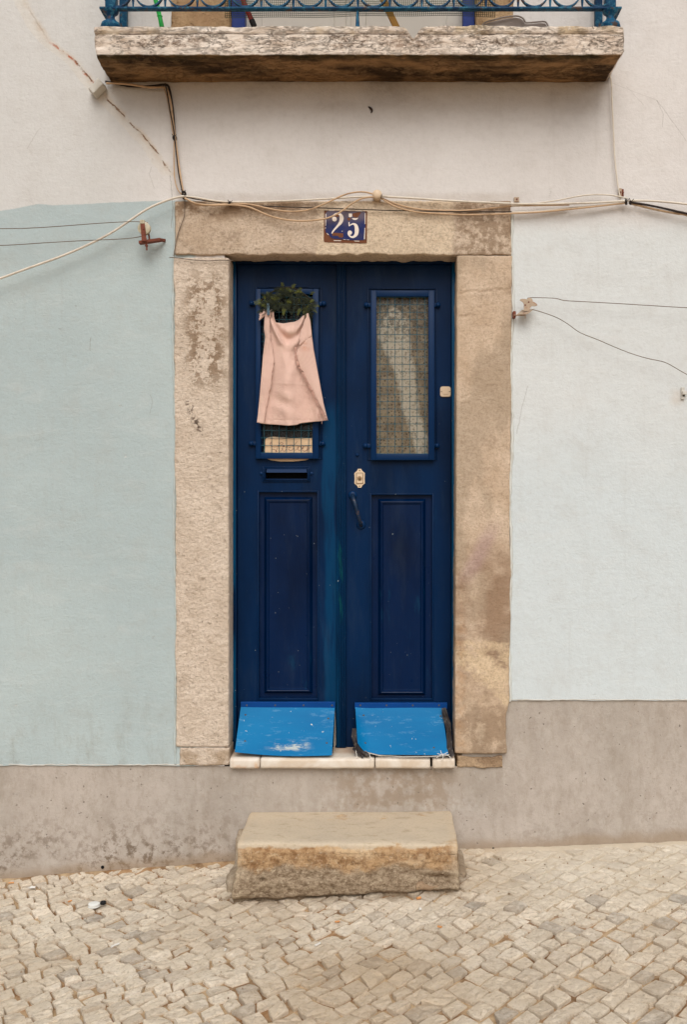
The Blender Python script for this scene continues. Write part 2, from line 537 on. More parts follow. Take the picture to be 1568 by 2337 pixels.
def patch_left(t, c):
    x, y, z = t.xyz()
    m = t.mul(t.mul(t.band(z, Z(755), 0.16, 0.16), t.band(x, X(472), 0.05, 0.08)), t.step(t.noise(17, 8, 0.75, off=(1, 2, 3)), 0.49, 0.53))
    c = t.mix(t.mul(m, 0.9), c, S(148, 124, 100))
    k = t.mul(t.mul(t.band(z, Z(950), 0.05, 0.04), t.band(t.add(x, t.mul(t.sub(z, Z(950)), 0.4)), X(443), 0.0, 0.03)), t.step(t.noise(60, 4), 0.5, 0.58))
    c = t.mix(t.mul(k, 0.9), c, S(72, 56, 48))
    b = t.mul(t.step(t.add(z, t.mul(t.noise(9, 3), 0.03)), Z(1690), Z(1710)), t.step(t.noise(14, 5), 0.35, 0.6))
    return t.mix(t.mul(b, 0.6), c, S(166, 138, 106))


def patch_right(t, c):
    x, y, z = t.xyz()
    m = t.mul(t.band(z, Z(1400), 0.16, 0.22), t.step(t.noise(5, 5, 0.6, off=(3, 7, 3)), 0.38, 0.60))
    c = t.mix(t.mul(m, 0.8), c, S(142, 114, 90))
    g = t.mul(t.step(t.noise(3.0, 4, 0.55, off=(9, 2, 3), stretch=(1.6, 1, 0.6)), 0.44, 0.58), 0.6)
    c = t.mix(g, c, S(166, 148, 126))
    w = t.mul(t.step(t.add(z, t.mul(t.sub(t.noise(7, 4), 0.5), 0.12)), Z(1462), Z(1472)), t.step(t.sub(z, t.add(t.mul(t.sub(x, X(1100)), -0.8), t.mul(t.sub(t.noise(9, 5), 0.5), 0.25))), Z(1560), Z(1550)))
    c = t.mix(t.mul(t.mul(w, t.step(t.noise(16, 6, 0.7), 0.36, 0.58)), 0.8), c, S(216, 192, 158))
    lowd = t.mul(t.step(z, Z(1560), Z(1640)), t.step(t.noise(11, 7, 0.74, off=(3, 3, 9)), 0.42, 0.56))
    c = t.mix(t.mul(lowd, 0.6), c, S(138, 114, 90))
    rs = t.mul(t.step(t.sub(x, t.mul(t.noise(9, 6, 0.7), 0.06)), X(1052), X(1040)), t.step(z, Z(1300), Z(1500)))
    c = t.mix(t.mul(t.mul(rs, t.step(t.noise(22, 6, 0.7), 0.42, 0.6)), 0.35), c, S(172, 128, 84))
    pk = t.mul(t.mul(t.band(z, Z(1260), 0.05, 0.12), t.band(x, t.add(X(1095), t.mul(t.sub(z, Z(1260)), 0.5)), 0.01, 0.05)), 0.3)
    return t.mix(pk, c, S(158, 124, 140))


def patch_lintel(t, c):
    x, y, z = t.xyz()
    pale = t.mul(t.band(t.add(x, t.mul(t.sub(t.noise(6, 3), 0.5), 0.15)), X(880), 0.28, 0.02), 0.72)
    c = t.mix(pale, c, S(222, 202, 174))
    dk = t.mul(t.step(t.add(x, t.mul(t.sub(t.noise(6, 4), 0.5), 0.2)), X(1020), X(1050)), t.step(t.noise(28, 6, 0.7), 0.42, 0.54))
    c = t.mix(t.mul(dk, 0.75), c, S(146, 122, 98))
    up = t.mul(t.step(t.add(z, t.mul(t.sub(t.noise(6, 4), 0.5), 0.09)), Z(520), Z(480)), t.step(t.noise(13, 7, 0.72), 0.40, 0.54))
    up = t.mul(up, t.step(x, X(760), X(640)))
    return t.mix(t.mul(up, 0.85), c, S(146, 120, 94))


def mat_balcony():
    t = NT('balcony_limestone')
    x, y, z = t.xyz()
    zt = Z(60, -0.26)
    c = t.mix(t.step(t.noise(6, 5), 0.35, 0.65), S(238, 224, 208), S(222, 203, 184))
    # wrinkled weathering crust: thin dark seams running along the stone
    w1 = t.noise(26, 8, 0.78, stretch=(0.5, 1, 1.5), dist=0.25)
    seam = t.step(t.math('ABSOLUTE', t.sub(w1, 0.5)), 0.017, 0.003)
    mid = t.band(z, Z(93, -0.26), 0.020, 0.016)
    seam = t.mul(seam, t.step(t.noise(8, 4, 0.6, off=(7, 7, 7)), 0.38, 0.58))
    gl = t.mul(t.band(z, Z(76, -0.26), 0.0016, 0.0022), t.step(t.noise(12, 4), 0.30, 0.5))  # dark line painted in for the shade of the fascia groove
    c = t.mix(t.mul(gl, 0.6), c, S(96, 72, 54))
    c = t.mix(t.mul(seam, t.add(t.mul(mid, 0.72), 0.10)), c, S(110, 82, 62))
    grime = t.mul(t.step(t.noise(3.6, 6, 0.65, off=(3, 0, 0), stretch=(1, 1, 2.2)), 0.44, 0.58), t.step(t.noise(48, 6, 0.78, stretch=(0.7, 1, 1.2)), 0.44, 0.58))
    c = t.mix(t.mul(grime, t.add(t.mul(mid, 0.62), 0.08)), c, S(118, 90, 68))
    ylw = t.mul(t.mul(t.step(z, Z(84, -0.26), Z(70, -0.26)), t.step(t.noise(7, 4, off=(2, 2, 9)), 0.5, 0.66)), 0.5)
    c = t.mix(ylw, c, S(188, 160, 108))
    chip = t.step(t.noise(20, 7, 0.74, off=(4, 4, 1), stretch=(0.8, 1, 1.2)), 0.58, 0.62)
    c = t.mix(t.mul(chip, 0.6), c, S(236, 224, 208))
    # algae line on the lower arris and black underside
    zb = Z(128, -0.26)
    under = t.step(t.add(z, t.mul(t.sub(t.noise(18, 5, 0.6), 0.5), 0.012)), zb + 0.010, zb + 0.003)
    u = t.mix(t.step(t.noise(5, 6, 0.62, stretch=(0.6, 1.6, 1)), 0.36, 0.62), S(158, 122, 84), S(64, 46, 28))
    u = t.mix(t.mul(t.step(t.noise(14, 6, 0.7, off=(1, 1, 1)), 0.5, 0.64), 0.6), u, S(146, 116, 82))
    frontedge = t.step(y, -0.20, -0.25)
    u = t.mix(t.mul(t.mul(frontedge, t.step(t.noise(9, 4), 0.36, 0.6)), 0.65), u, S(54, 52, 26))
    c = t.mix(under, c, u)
    h = t.add(t.mul(seam, -1.2), t.add(t.mul(t.noise(30, 7, 0.7, stretch=(0.6, 1, 1.6)), 2.0), t.mul(t.noise(140, 3), 0.5)))
    return t.fin(c, 0.9, t.bump(h, 0.95, 0.008), 0.15)


def mat_step():
    t = NT('step_limestone')
    x, y, z = t.xyz()
    top = t.mix(t.step(t.noise(5, 4), 0.35, 0.65), S(196, 180, 157), S(202, 185, 160))
    top = t.mix(t.mul(t.step(t.noise(30, 6, 0.7, stretch=(0.5, 1, 1)), 0.52, 0.72), 0.5), top, S(152, 130, 100))
    wob = t.mul(t.sub(t.noise(7, 6, 0.68), 0.5), 0.13)
    mid = t.mix(t.step(t.noise(26, 6, 0.7), 0.36, 0.66), S(190, 156, 116), S(142, 106, 72))
    mid = t.mix(t.mul(t.step(t.noise(9, 5, off=(3, 3, 3)), 0.48, 0.62), 0.5), mid, S(212, 186, 150))
    low = t.mix(t.step(t.noise(46, 8, 0.78, stretch=(0.8, 1, 1.3)), 0.36, 0.68), S(176, 156, 130), S(112, 90, 68))
    c = t.mix(t.step(t.add(z, wob), 0.115, 0.085), mid, low)
    c = t.mix(t.step(t.add(z, t.mul(wob, 0.8)), 0.166, 0.178), c, top)
    # pale crust along the vertical end arrises
    ed = t.math('MAXIMUM', t.step(x, -0.36, -0.40), t.step(x, 0.43, 0.455))
    c = t.mix(t.mul(ed, t.mul(t.step(t.noise(20, 5), 0.3, 0.6), 0.6)), c, S(202, 182, 154))
    lowm = t.step(z, 0.17, 0.15)
    c = t.mix(t.mul(t.step(t.noise(85, 6, 0.78, off=(2, 2, 2)), 0.50, 0.62), t.add(t.mul(lowm, 0.35), 0.12)), c, S(92, 70, 48))
    c = t.mix(t.mul(t.mul(t.step(t.noise(60, 6, 0.75, off=(5, 2, 7)), 0.56, 0.64), lowm), 0.45), c, S(214, 196, 168))
    h = t.add(t.mul(t.mul(t.noise(34, 7, 0.72, stretch=(0.6, 1, 1.5)), lowm), 3.0), t.mul(t.noise(90, 4), 0.5))
    return t.fin(c, 0.9, t.bump(h, 0.9, 0.006), 0.15)


def mat_cobble():
    t = NT('limestone_setts')
    a = t.n('ShaderNodeAttribute'); a.attribute_name = 'tint'
    tv = a.outputs['Fac']
    r = t.n('ShaderNodeValToRGB'); t.t.links.new(tv, r.inputs[0])
    e = r.color_ramp.elements
    e[0].position = 0.0; e[0].color = S(166, 155, 141)
    e[1].position = 1.0; e[1].color = S(232, 216, 194)
    for p, cc in ((0.12, S(194, 180, 162)), (0.4, S(211, 196, 174)), (0.7, S(220, 205, 183))):
        q = e.new(p); q.color = cc
    c = r.outputs[0]
    x, y, z = t.xyz()
    c = t.mix(t.mul(t.step(t.noise(26, 6, 0.7), 0.42, 0.66), 0.5), c, S(230, 219, 202))
    c = t.mix(t.mul(t.step(t.noise(70, 7, 0.78, off=(1, 5, 1)), 0.49, 0.62), 0.5), c, S(156, 136, 112))
    # trodden dust and tan soil shared by whole areas
    c = t.mix(t.mul(t.step(t.noise(1.9, 4, 0.55, off=(4, 2, 0)), 0.40, 0.62), 0.4), c, S(188, 168, 142))
    cd = t.mul(t.mul(t.band(x, 0.03, 0.42, 0.06), t.step(y, -0.50, -0.43)), t.step(t.noise(18, 5, 0.7), 0.36, 0.6))  # darker patchy band along the front foot of the doorstep
    c = t.mix(t.mul(cd, 0.6), c, S(136, 112, 84))
    fd = t.mul(t.band(t.add(x, t.mul(t.sub(t.noise(3, 4), 0.5), 0.5)), 0.05, 0.10, 0.35), t.step(t.add(y, t.mul(t.sub(t.noise(3, 4, off=(2, 2, 2)), 0.5), 0.4)), -0.75, -1.05))
    c = t.mix(t.mul(fd, 0.5), c, S(178, 152, 120))
    wash = t.mul(t.step(x, 0.45, 0.95), t.step(y, -0.75, -0.2))
    c = t.mix(t.mul(wash, 0.55), c, S(218, 208, 190))
    h = t.add(t.mul(t.noise(38, 6, 0.7), 1.5), t.mul(t.noise(150, 3), 0.4))
    return t.fin(c, 0.88, t.bump(h, 1.0, 0.006), 0.15)


def mat_sand():
    t = NT('joint_sand')
    x, y, z = t.xyz()
    c = t.mix(t.step(t.noise(12, 6, 0.65), 0.36, 0.66), S(190, 164, 130), S(124, 94, 66))
    c = t.mix(t.mul(t.step(t.noise(5, 4, off=(2, 0, 0)), 0.5, 0.66), 0.5), c, S(156, 112, 72))
    wash = t.mul(t.step(x, 0.35, 0.8), t.step(y, -0.95, -0.3))
    c = t.mix(t.mul(wash, 0.85), c, S(206, 193, 172))
    return t.fin(c, 0.95, t.bump(t.noise(120, 5, 0.7), 0.8, 0.004), 0.1)


def mat_door(name='door_paint', base=None, deep=None, gloss=0.32, teal=0.9, spec=0.10):
    t = NT(name)
    x, y, z = t.xyz()
    base = base or S(0, 33, 68); deep = deep or S(0, 24, 52)
    c = t.mix(t.step(t.noise(3.5, 4, 0.5, stretch=(1, 1, 0.4)), 0.38, 0.62), base, deep)
    # older teal coat showing near the meeting stiles and in brushed patches
    tm = t.mul(t.band(t.add(x, t.mul(t.sub(t.noise(9, 4, stretch=(1, 1, 0.25)), 0.5), 0.10)), X(757, 0.13), 0.022, 0.02),
               t.mul(t.step(z, Z(900, 0.13), Z(960, 0.13)), t.step(t.noise(12, 5, 0.6, stretch=(1.2, 1, 0.12)), 0.36, 0.52)))
    c = t.mix(t.mul(tm, 0.55 * teal), c, S(0, 66, 104))
    ed = t.mul(t.math('MAXIMUM', t.step(x, -0.489, -0.494), t.step(x, 0.482, 0.487)), t.step(t.noise(14, 4, stretch=(1, 1, 0.2)), 0.35, 0.55))
    c = t.mix(t.mul(ed, 0.7), c, S(4, 84, 122))
    pt = t.mul(t.step(t.noise(9, 6, 0.72, off=(7, 3, 1), stretch=(1.3, 1, 0.35)), 0.58, 0.70), t.step(z, Z(1000, 0.13), Z(1250, 0.13)))
    c = t.mix(t.mul(pt, 0.45), c, S(8, 60, 88))
    gr = t.mul(t.band(t.add(x, t.mul(t.sub(t.noise(14, 5), 0.5), 0.03)), X(778, 0.13), 0.004, 0.007), t.mul(t.band(z, Z(1320, 0.13), 0.12, 0.10), t.step(t.noise(22, 5, 0.7, stretch=(1, 1, 0.3)), 0.42, 0.55)))
    c = t.mix(t.mul(gr, 0.45), c, S(14, 84, 84))
    dst = t.mul(t.step(t.noise(9, 6, 0.7, stretch=(1.6, 1, 0.3), off=(1, 8, 3)), 0.50, 0.72), 0.05)
    c = t.mix(dst, c, S(90, 104, 112))
    ch = t.step(t.noise(85, 2, 0.4, off=(2, 8, 1)), 0.775, 0.79)
    c = t.mix(t.mul(ch, 0.7), c, S(150, 160, 160))
    ch2 = t.mul(t.step(t.noise(26, 6, 0.75, off=(5, 5, 1)), 0.69, 0.72), t.step(z, 0.9, 0.55))
    c = t.mix(t.mul(ch2, 0.6), c, S(120, 130, 128))
    h = t.add(t.mul(t.noise(60, 4, 0.6, stretch=(1.4, 1, 0.14)), 1.0), t.add(t.mul(t.noise(14, 3), 0.6), t.mul(ch, -0.5)))
    ro = t.add(t.mul(t.noise(10, 4), 0.25), gloss - 0.06)
    return t.fin(c, ro, t.bump(h, 0.5, 0.0018), spec)


def mat_kick():
    t = NT('kick_plate_paint')
    x, y, z = t.xyz()
    c = t.mix(t.noise(5, 3, stretch=(0.4, 1, 1.8)), S(0, 88, 142), S(4, 124, 176))
    sc = t.mul(t.step(t.noise(18, 8, 0.82, stretch=(0.45, 1, 1.9), off=(3, 3, 3)), 0.55, 0.64), 0.8)
    zz = t.band(z, Z(1704, -0.02), 0.005, 0.022)
    sc2 = t.mul(zz, t.mul(t.band(x, X(660), 0.03, 0.09), t.step(t.noise(22, 7, 0.75, stretch=(0.4, 1, 1.4)), 0.46, 0.60)))
    c = t.mix(t.mul(sc, 0.22), c, S(150, 190, 210))
    c = t.mix(t.mul(sc2, 0.85), c, S(206, 206, 190))
    fl = t.step(t.noise(55, 3, 0.6, stretch=(1, 1, 0.7), off=(1, 6, 2)), 0.70, 0.73)
    c = t.mix(t.mul(fl, 0.8), c, S(214, 214, 198))
    fl2 = t.step(t.noise(24, 4, 0.65, stretch=(1.2, 1, 0.5), off=(7, 6, 2)), 0.72, 0.735)
    c = t.mix(t.mul(fl2, 0.8), c, S(210, 205, 180))
    return t.fin(c, 0.5, t.bump(t.noise(40, 4), 0.2, 0.002), 0.12)


def mat_rail():
    t = NT('railing_paint')
    c = t.mix(t.step(t.noise(9, 4), 0.35, 0.65), S(6, 76, 108), S(2, 48, 82))
    c = t.mix(t.mul(t.step(t.noise(50, 5, 0.7), 0.5, 0.62), 0.5), c, S(62, 128, 150))
    c = t.mix(t.mul(t.step(t.noise(20, 6, 0.7, off=(3, 2, 1)), 0.56, 0.62), 0.85), c, S(84, 62, 44))
    return t.fin(c, 0.5, t.bump(t.noise(90, 5, 0.7), 0.7, 0.003), 0.2)


def mat_marble():
    t = NT('threshold_marble')
    x, y, z = t.xyz()
    c = t.mix(t.step(t.noise(7, 5, 0.6, dist=1.0), 0.36, 0.66), S(222, 212, 198), S(206, 188, 166))
    c = t.mix(t.mul(t.step(t.noise(10, 4, off=(4, 0, 1)), 0.58, 0.68), 0.6), c, S(204, 158, 112))
    ti = t.mul(t.step(y, 0.02, 0.07), t.step(t.noise(6, 4, off=(1, 1, 0)), 0.3, 0.55))
    c = t.mix(t.mul(ti, 0.6), c, S(176, 136, 104))
    return t.fin(c, 0.45, t.bump(t.noise(40, 4), 0.25, 0.002), 0.4)


def mat_cloth():
    t = NT('corduroy_cloth')
    uv = t.n('ShaderNodeUVMap')
    sp = t.n('ShaderNodeSeparateXYZ'); t.t.links.new(uv.outputs[0], sp.inputs[0])
    rib = t.math('SINE', t.mul(sp.outputs[0], 2 * math.pi * 58))
    rib = t.add(t.mul(rib, 0.5), 0.5)
    c = t.mix(rib, S(208, 166, 150), S(232, 202, 186))
    c = t.mix(t.mul(t.step(t.noise(22, 5, 0.65), 0.48, 0.7), 0.4), c, S(222, 192, 172))
    x, y, z = t.xyz()
    st = t.mul(t.mul(t.band(z, Z(793, 0.08), 0.0, 0.028), t.band(x, X(698, 0.08), 0.0, 0.028)), t.step(t.noise(40, 4), 0.38, 0.55))
    c = t.mix(t.mul(st, 0.55), c, S(198, 116, 66))
    n1 = t.bump(rib, 0.5, 0.0014)
    n2 = t.bump(t.noise(34, 6, 0.65), 0.6, 0.008, n1)
    m = t.fin(c, 0.95, n2, 0.1)
    t.b.inputs['Sheen Weight'].default_value = 0.15
    return m


M = {}
M['plaster'] = mat_plaster()
M['plinth'] = mat_plinth()
M['jamb_pale'] = mat_stone('pale_limestone', S(226, 209, 190), S(212, 194, 174), S(152, 128, 104), 46, 1.0, 0.35, patch_left, 1.0)
M['jamb_tan'] = mat_stone('tan_limestone', S(208, 186, 162), S(192, 168, 142), S(130, 106, 84), 60, 3.0, 0.35, patch_right, 0.5)
M['lintel'] = mat_stone('brown_limestone', S(206, 186, 164), S(188, 166, 142), S(118, 96, 76), 50, 5.0, 0.5, patch_lintel, 0.7)
M['rubble'] = mat_stone('rubble_stone', S(184, 158, 128), S(150, 124, 98), S(84, 64, 46), 26, 8.0, 0.8)
M['mortar'] = mat_stone('grey_mortar', S(186, 170, 148), S(164, 144, 120), S(104, 84, 64), 30, 9.0, 0.5)
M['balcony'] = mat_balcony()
M['step'] = mat_step()
M['cobble'] = mat_cobble()
M['sand'] = mat_sand()
M['door'] = mat_door()
M['panel'] = mat_door('panel_paint', S(0, 27, 62), S(0, 18, 46), 0.26, spec=0.14)
M['astragal'] = mat_door('astragal_paint', S(0, 38, 70), S(0, 26, 54), 0.34)
M['grille'] = plain('grille_frame_paint', S(0, 38, 76), 0.4, 0.2, 14, 0.3, spec=0.15)
M['wire'] = plain('grille_wire_paint', S(20, 88, 104), 0.5, 0.5, 90, 0.3, dirt=S(120, 150, 140), dirt_amt=0.5)
M['kick'] = mat_kick()
M['kick_edge'] = plain('kick_strip_paint', S(0, 62, 128), 0.45, 0.15, 20, spec=0.15)
M['tape'] = plain('black_tape', S(42, 36, 34), 0.5, 0.4, 60, 0.8, dirt=S(120, 110, 100))
M['tarwhite'] = plain('torn_white_edge', S(196, 186, 172), 0.8, 0.2, 60)
M['rail'] = mat_rail()
M['marble'] = mat_marble()
M['cloth'] = mat_cloth()
M['white_cable'] = plain('white_cable', S(214, 204, 188), 0.55, 0.1, 30, dirt=S(150, 132, 112), dirt_amt=0.4)
M['tan_cable'] = plain('tan_cable', S(194, 162, 128), 0.6, 0.15, 30, dirt=S(120, 94, 70), dirt_amt=0.5)
M['black_cable'] = plain('black_cable', S(44, 34, 28), 0.6, 0.3, 30)
M['rustwire'] = plain('rusty_wire', S(112, 98, 84), 0.7, 0.2, 60)
M['rust'] = plain('rusty_iron', S(120, 68, 52), 0.85, 0.35, 60, 0.8, dirt=S(70, 36, 28))
M['drab'] = plain('painted_over_iron', S(176, 156, 134), 0.75, 0.15, 60, 0.6, dirt=S(150, 92, 66), dirt_amt=0.7)
M['porcelain'] = plain('cream_porcelain', S(186, 176, 150), 0.35, 0.2, 50, 0.3, dirt=S(120, 100, 66))
M['ivory'] = plain('ivory_plastic', S(216, 192, 162), 0.45, 0.08, 30, 0.1)
M['brass'] = plain('dull_brass', S(150, 122, 90), 0.4, 0.3, 80, 0.3, metal=0.3)
M['worn_iron'] = plain('worn_blue_iron', S(14, 38, 62), 0.35, 0.4, 40, 0.5, dirt=S(92, 74, 64), dirt_amt=0.9)
M['screw'] = plain('screw_metal', S(96, 90, 84), 0.5, 0.3, 80, metal=0.5)
M['dark'] = plain('dark_interior', S(16, 12, 10), 0.9, 0.4, 12)
M['black'] = plain('black_hole', S(6, 6, 6), 0.9)
M['paper'] = plain('brown_paper', S(214, 182, 146), 0.8, 0.12, 18, 0.4)
M['ink'] = plain('plum_ink', S(98, 40, 58), 0.7)
M['leaf'] = plain('fir_leaf', S(96, 100, 34), 0.6, 0.7, 25, 0.2)
M['leaf2'] = plain('dark_fir_leaf', S(34, 40, 20), 0.6, 0.6, 25, 0.2)
M['twig'] = plain('twig_bark', S(40, 34, 22), 0.8, 0.3, 60)
M['peg'] = plain('grey_blue_peg', S(70, 92, 104), 0.5, 0.2, 60)
M['green'] = plain('green_stake', S(40, 170, 74), 0.45, 0.12, 20, 0.3)
M['red'] = plain('red_handle', S(150, 30, 34), 0.45, 0.2, 30)
M['rubber'] = plain('black_rubber', S(26, 26, 28), 0.6, 0.3, 40)
M['wood'] = plain('yellow_wood', S(176, 132, 62), 0.6, 0.25, 14, 0.3)
M['grey_plastic'] = plain('grey_plastic', S(150, 140, 134), 0.5, 0.08, 20, 0.1)
M['white_door'] = plain('white_door_paint', S(216, 208, 196), 0.5, 0.05, 8, 0.1)
M['blue_frame'] = plain('royal_blue_paint', S(2, 44, 128), 0.45, 0.12, 8, 0.1)
M['net'] = plain('green_net', S(58, 70, 46), 0.8, 0.3, 60)
M['white_block'] = plain('limewashed_block', S(200, 196, 186), 0.85, 0.1, 20, 0.8, dirt=S(120, 100, 76))
M['enamel_white'] = plain('white_enamel', S(226, 212, 198), 0.35, 0.06, 30, 0.1)
M['rustplate'] = plain('rust_scab', S(112, 68, 44), 0.85, 0.35, 60, 0.9, dirt=S(70, 44, 34))
M['cig'] = plain('cigarette_filter', S(206, 146, 92), 0.8, 0.2, 80)
M['litter'] = plain('white_scrap', S(222, 218, 210), 0.6, 0.08, 80)
M['stain'] = plain('dried_insect', S(52, 36, 28), 0.7, 0.3, 60)


def mat_enamel():
    t = NT('blue_enamel')
    c = t.mix(t.step(t.noise(40, 5, 0.65), 0.35, 0.7), S(14, 30, 88), S(44, 44, 84))
    x, y, z = t.xyz()
    c = t.mix(t.mul(t.step(t.add(z, t.mul(t.noise(22, 4), 0.04)), Z(510), Z(482)), 0.65), c, S(112, 98, 100))
    return t.fin(c, 0.3, t.bump(t.noise(60, 3), 0.2, 0.001), 0.18)
M['enamel'] = mat_enamel()


def mat_glass():
    t = NT('window_glass')
    tr = t.n('ShaderNodeBsdfTransparent'); tr.inputs[0].default_value = (0.92, 0.93, 0.93, 1)
    gl = t.n('ShaderNodeBsdfGlossy'); gl.inputs['Roughness'].default_value = 0.12
    t.t.links.new(t.bump(t.noise(120, 3), 0.5, 0.002), gl.inputs['Normal'])
    fr = t.n('ShaderNodeFresnel'); fr.inputs['IOR'].default_value = 1.45
    mx = t.n('ShaderNodeMixShader')
    t.t.links.new(t.mul(fr.outputs[0], 0.6), mx.inputs[0]); t.t.links.new(tr.outputs[0], mx.inputs[1]); t.t.links.new(gl.outputs[0], mx.inputs[2])
    t.t.links.new(mx.outputs[0], t.out.inputs[0])
    return t.m
M['glass'] = mat_glass()


def mat_lace():
    t = NT('spotted_lace')
    x, y, z = t.xyz()
    yc_ = YDOOR + 0.027
    c = t.mix(t.step(t.noise(14, 5, 0.6), 0.36, 0.66), S(176, 154, 124), S(146, 124, 98))
    pts_ = [(702, 898), (728, 899), (760, 897), (800, 908), (850, 924), (905, 933), (950, 941), (1000, 960), (1045, 969)]
    wd_ = [(702, 4), (728, 30), (760, 38), (800, 30), (850, 21), (905, 19), (950, 18), (1000, 17), (1045, 16)]
    cx_ = t.curve(z, [(Z(a, yc_), X(b_, yc_)) for a, b_ in pts_])
    w_ = t.curve(z, [(Z(a, yc_), b_ * 0.00198) for a, b_ in wd_])
    dd = t.sub(t.add(t.math('ABSOLUTE', t.sub(x, cx_)), t.mul(t.sub(t.noise(30, 6, 0.7, stretch=(1, .2, .7)), 0.5), 0.05)), w_)
    sw = t.step(dd, 0.012, -0.010)
    c = t.mix(t.mul(sw, 0.8), c, t.mix(t.noise(30, 4), S(240, 226, 204), S(216, 198, 172)))
    v = t.step(t.voro(62, stretch=(1.0, 0.1, 1.0), rnd=0.45), 0.34, 0.18)
    c = t.mix(t.mul(v, t.add(0.8, t.mul(sw, -0.4))), c, S(84, 66, 46))
    v2 = t.step(t.noise(60, 5, 0.75, stretch=(1, 0.3, 1)), 0.50, 0.64)
    c = t.mix(t.mul(v2, 0.6), c, S(92, 74, 54))
    tl = t.mul(t.step(z, Z(790, yc_), Z(740, yc_)), t.step(t.noise(45, 4, 0.7, off=(2, 2, 2)), 0.45, 0.55))
    c = t.mix(t.mul(tl, 0.6), c, S(70, 58, 40))
    return t.fin(c, 0.9, t.bump(t.noise(80, 4), 0.5, 0.003), 0.1)
YDOOR = 0.130
M['lace'] = mat_lace()

# ------------------------------------------------------------------ ground sheet
def ground():
    xs = np.concatenate([[-400, -100, -30, -8], np.linspace(-4, 4, 33), [8, 30, 100, 400]])
    ys = np.concatenate([[-400, -100, -30, -12], np.linspace(-8, 0.3, 34), [6, 30, 100, 400]])
    V = [(a, b, float(np.interp(a, _GX, _GZ)) - 0.045) for b in ys for a in xs]
    n = len(xs)
    Fc = [(j * n + i, j * n + i + 1, (j + 1) * n + i + 1, (j + 1) * n + i) for j in range(len(ys) - 1) for i in range(n - 1)]
    return tag(mesh_obj('ground', V, Fc, M['sand']), kind='structure')
ground()

# joint sand between the setts
def joint_bed(parent):
    xs = np.arange(-2.6, 2.62, 0.016); ys = np.arange(-3.4, 0.03, 0.016)
    XX, YY = np.meshgrid(xs, ys)
    p = np.stack([XX.ravel(), YY.ravel(), np.zeros(XX.size)], 1)
    fill = fbm(p, 1.5, 3, 2.0) * 0.5
    wash = np.clip((p[:, 0] - 0.35) / 0.5, 0, 1) * np.clip((p[:, 1] + 1.0) / 0.6, 0, 1)
    h = -0.0110 + 0.0035 * fill + 0.0042 * wash + 0.0030 * fbm(p, 13, 4, 5.0)
    # filled fillet of soil against the wall foot
    h += 0.018 * np.exp(-np.abs(p[:, 1] + 0.0) / 0.022)
    p[:, 2] = gz(p[:, 0], p[:, 1]) + h
    n = len(xs)
    jj, ii = np.meshgrid(np.arange(len(ys) - 1), np.arange(n - 1), indexing='ij')
    a = (jj * n + ii).ravel()
    Fc = np.stack([a, a + 1, a + n + 1, a + n], 1).tolist()
    o = mesh_obj('joint_sand', p, Fc, M['sand'], parent, True)
    o['kind'] = 'stuff'
    return o

pav = bpy.data.objects.new('pavement', None); COL.objects.link(pav); tag(pav, kind='structure')
joint_bed(pav)

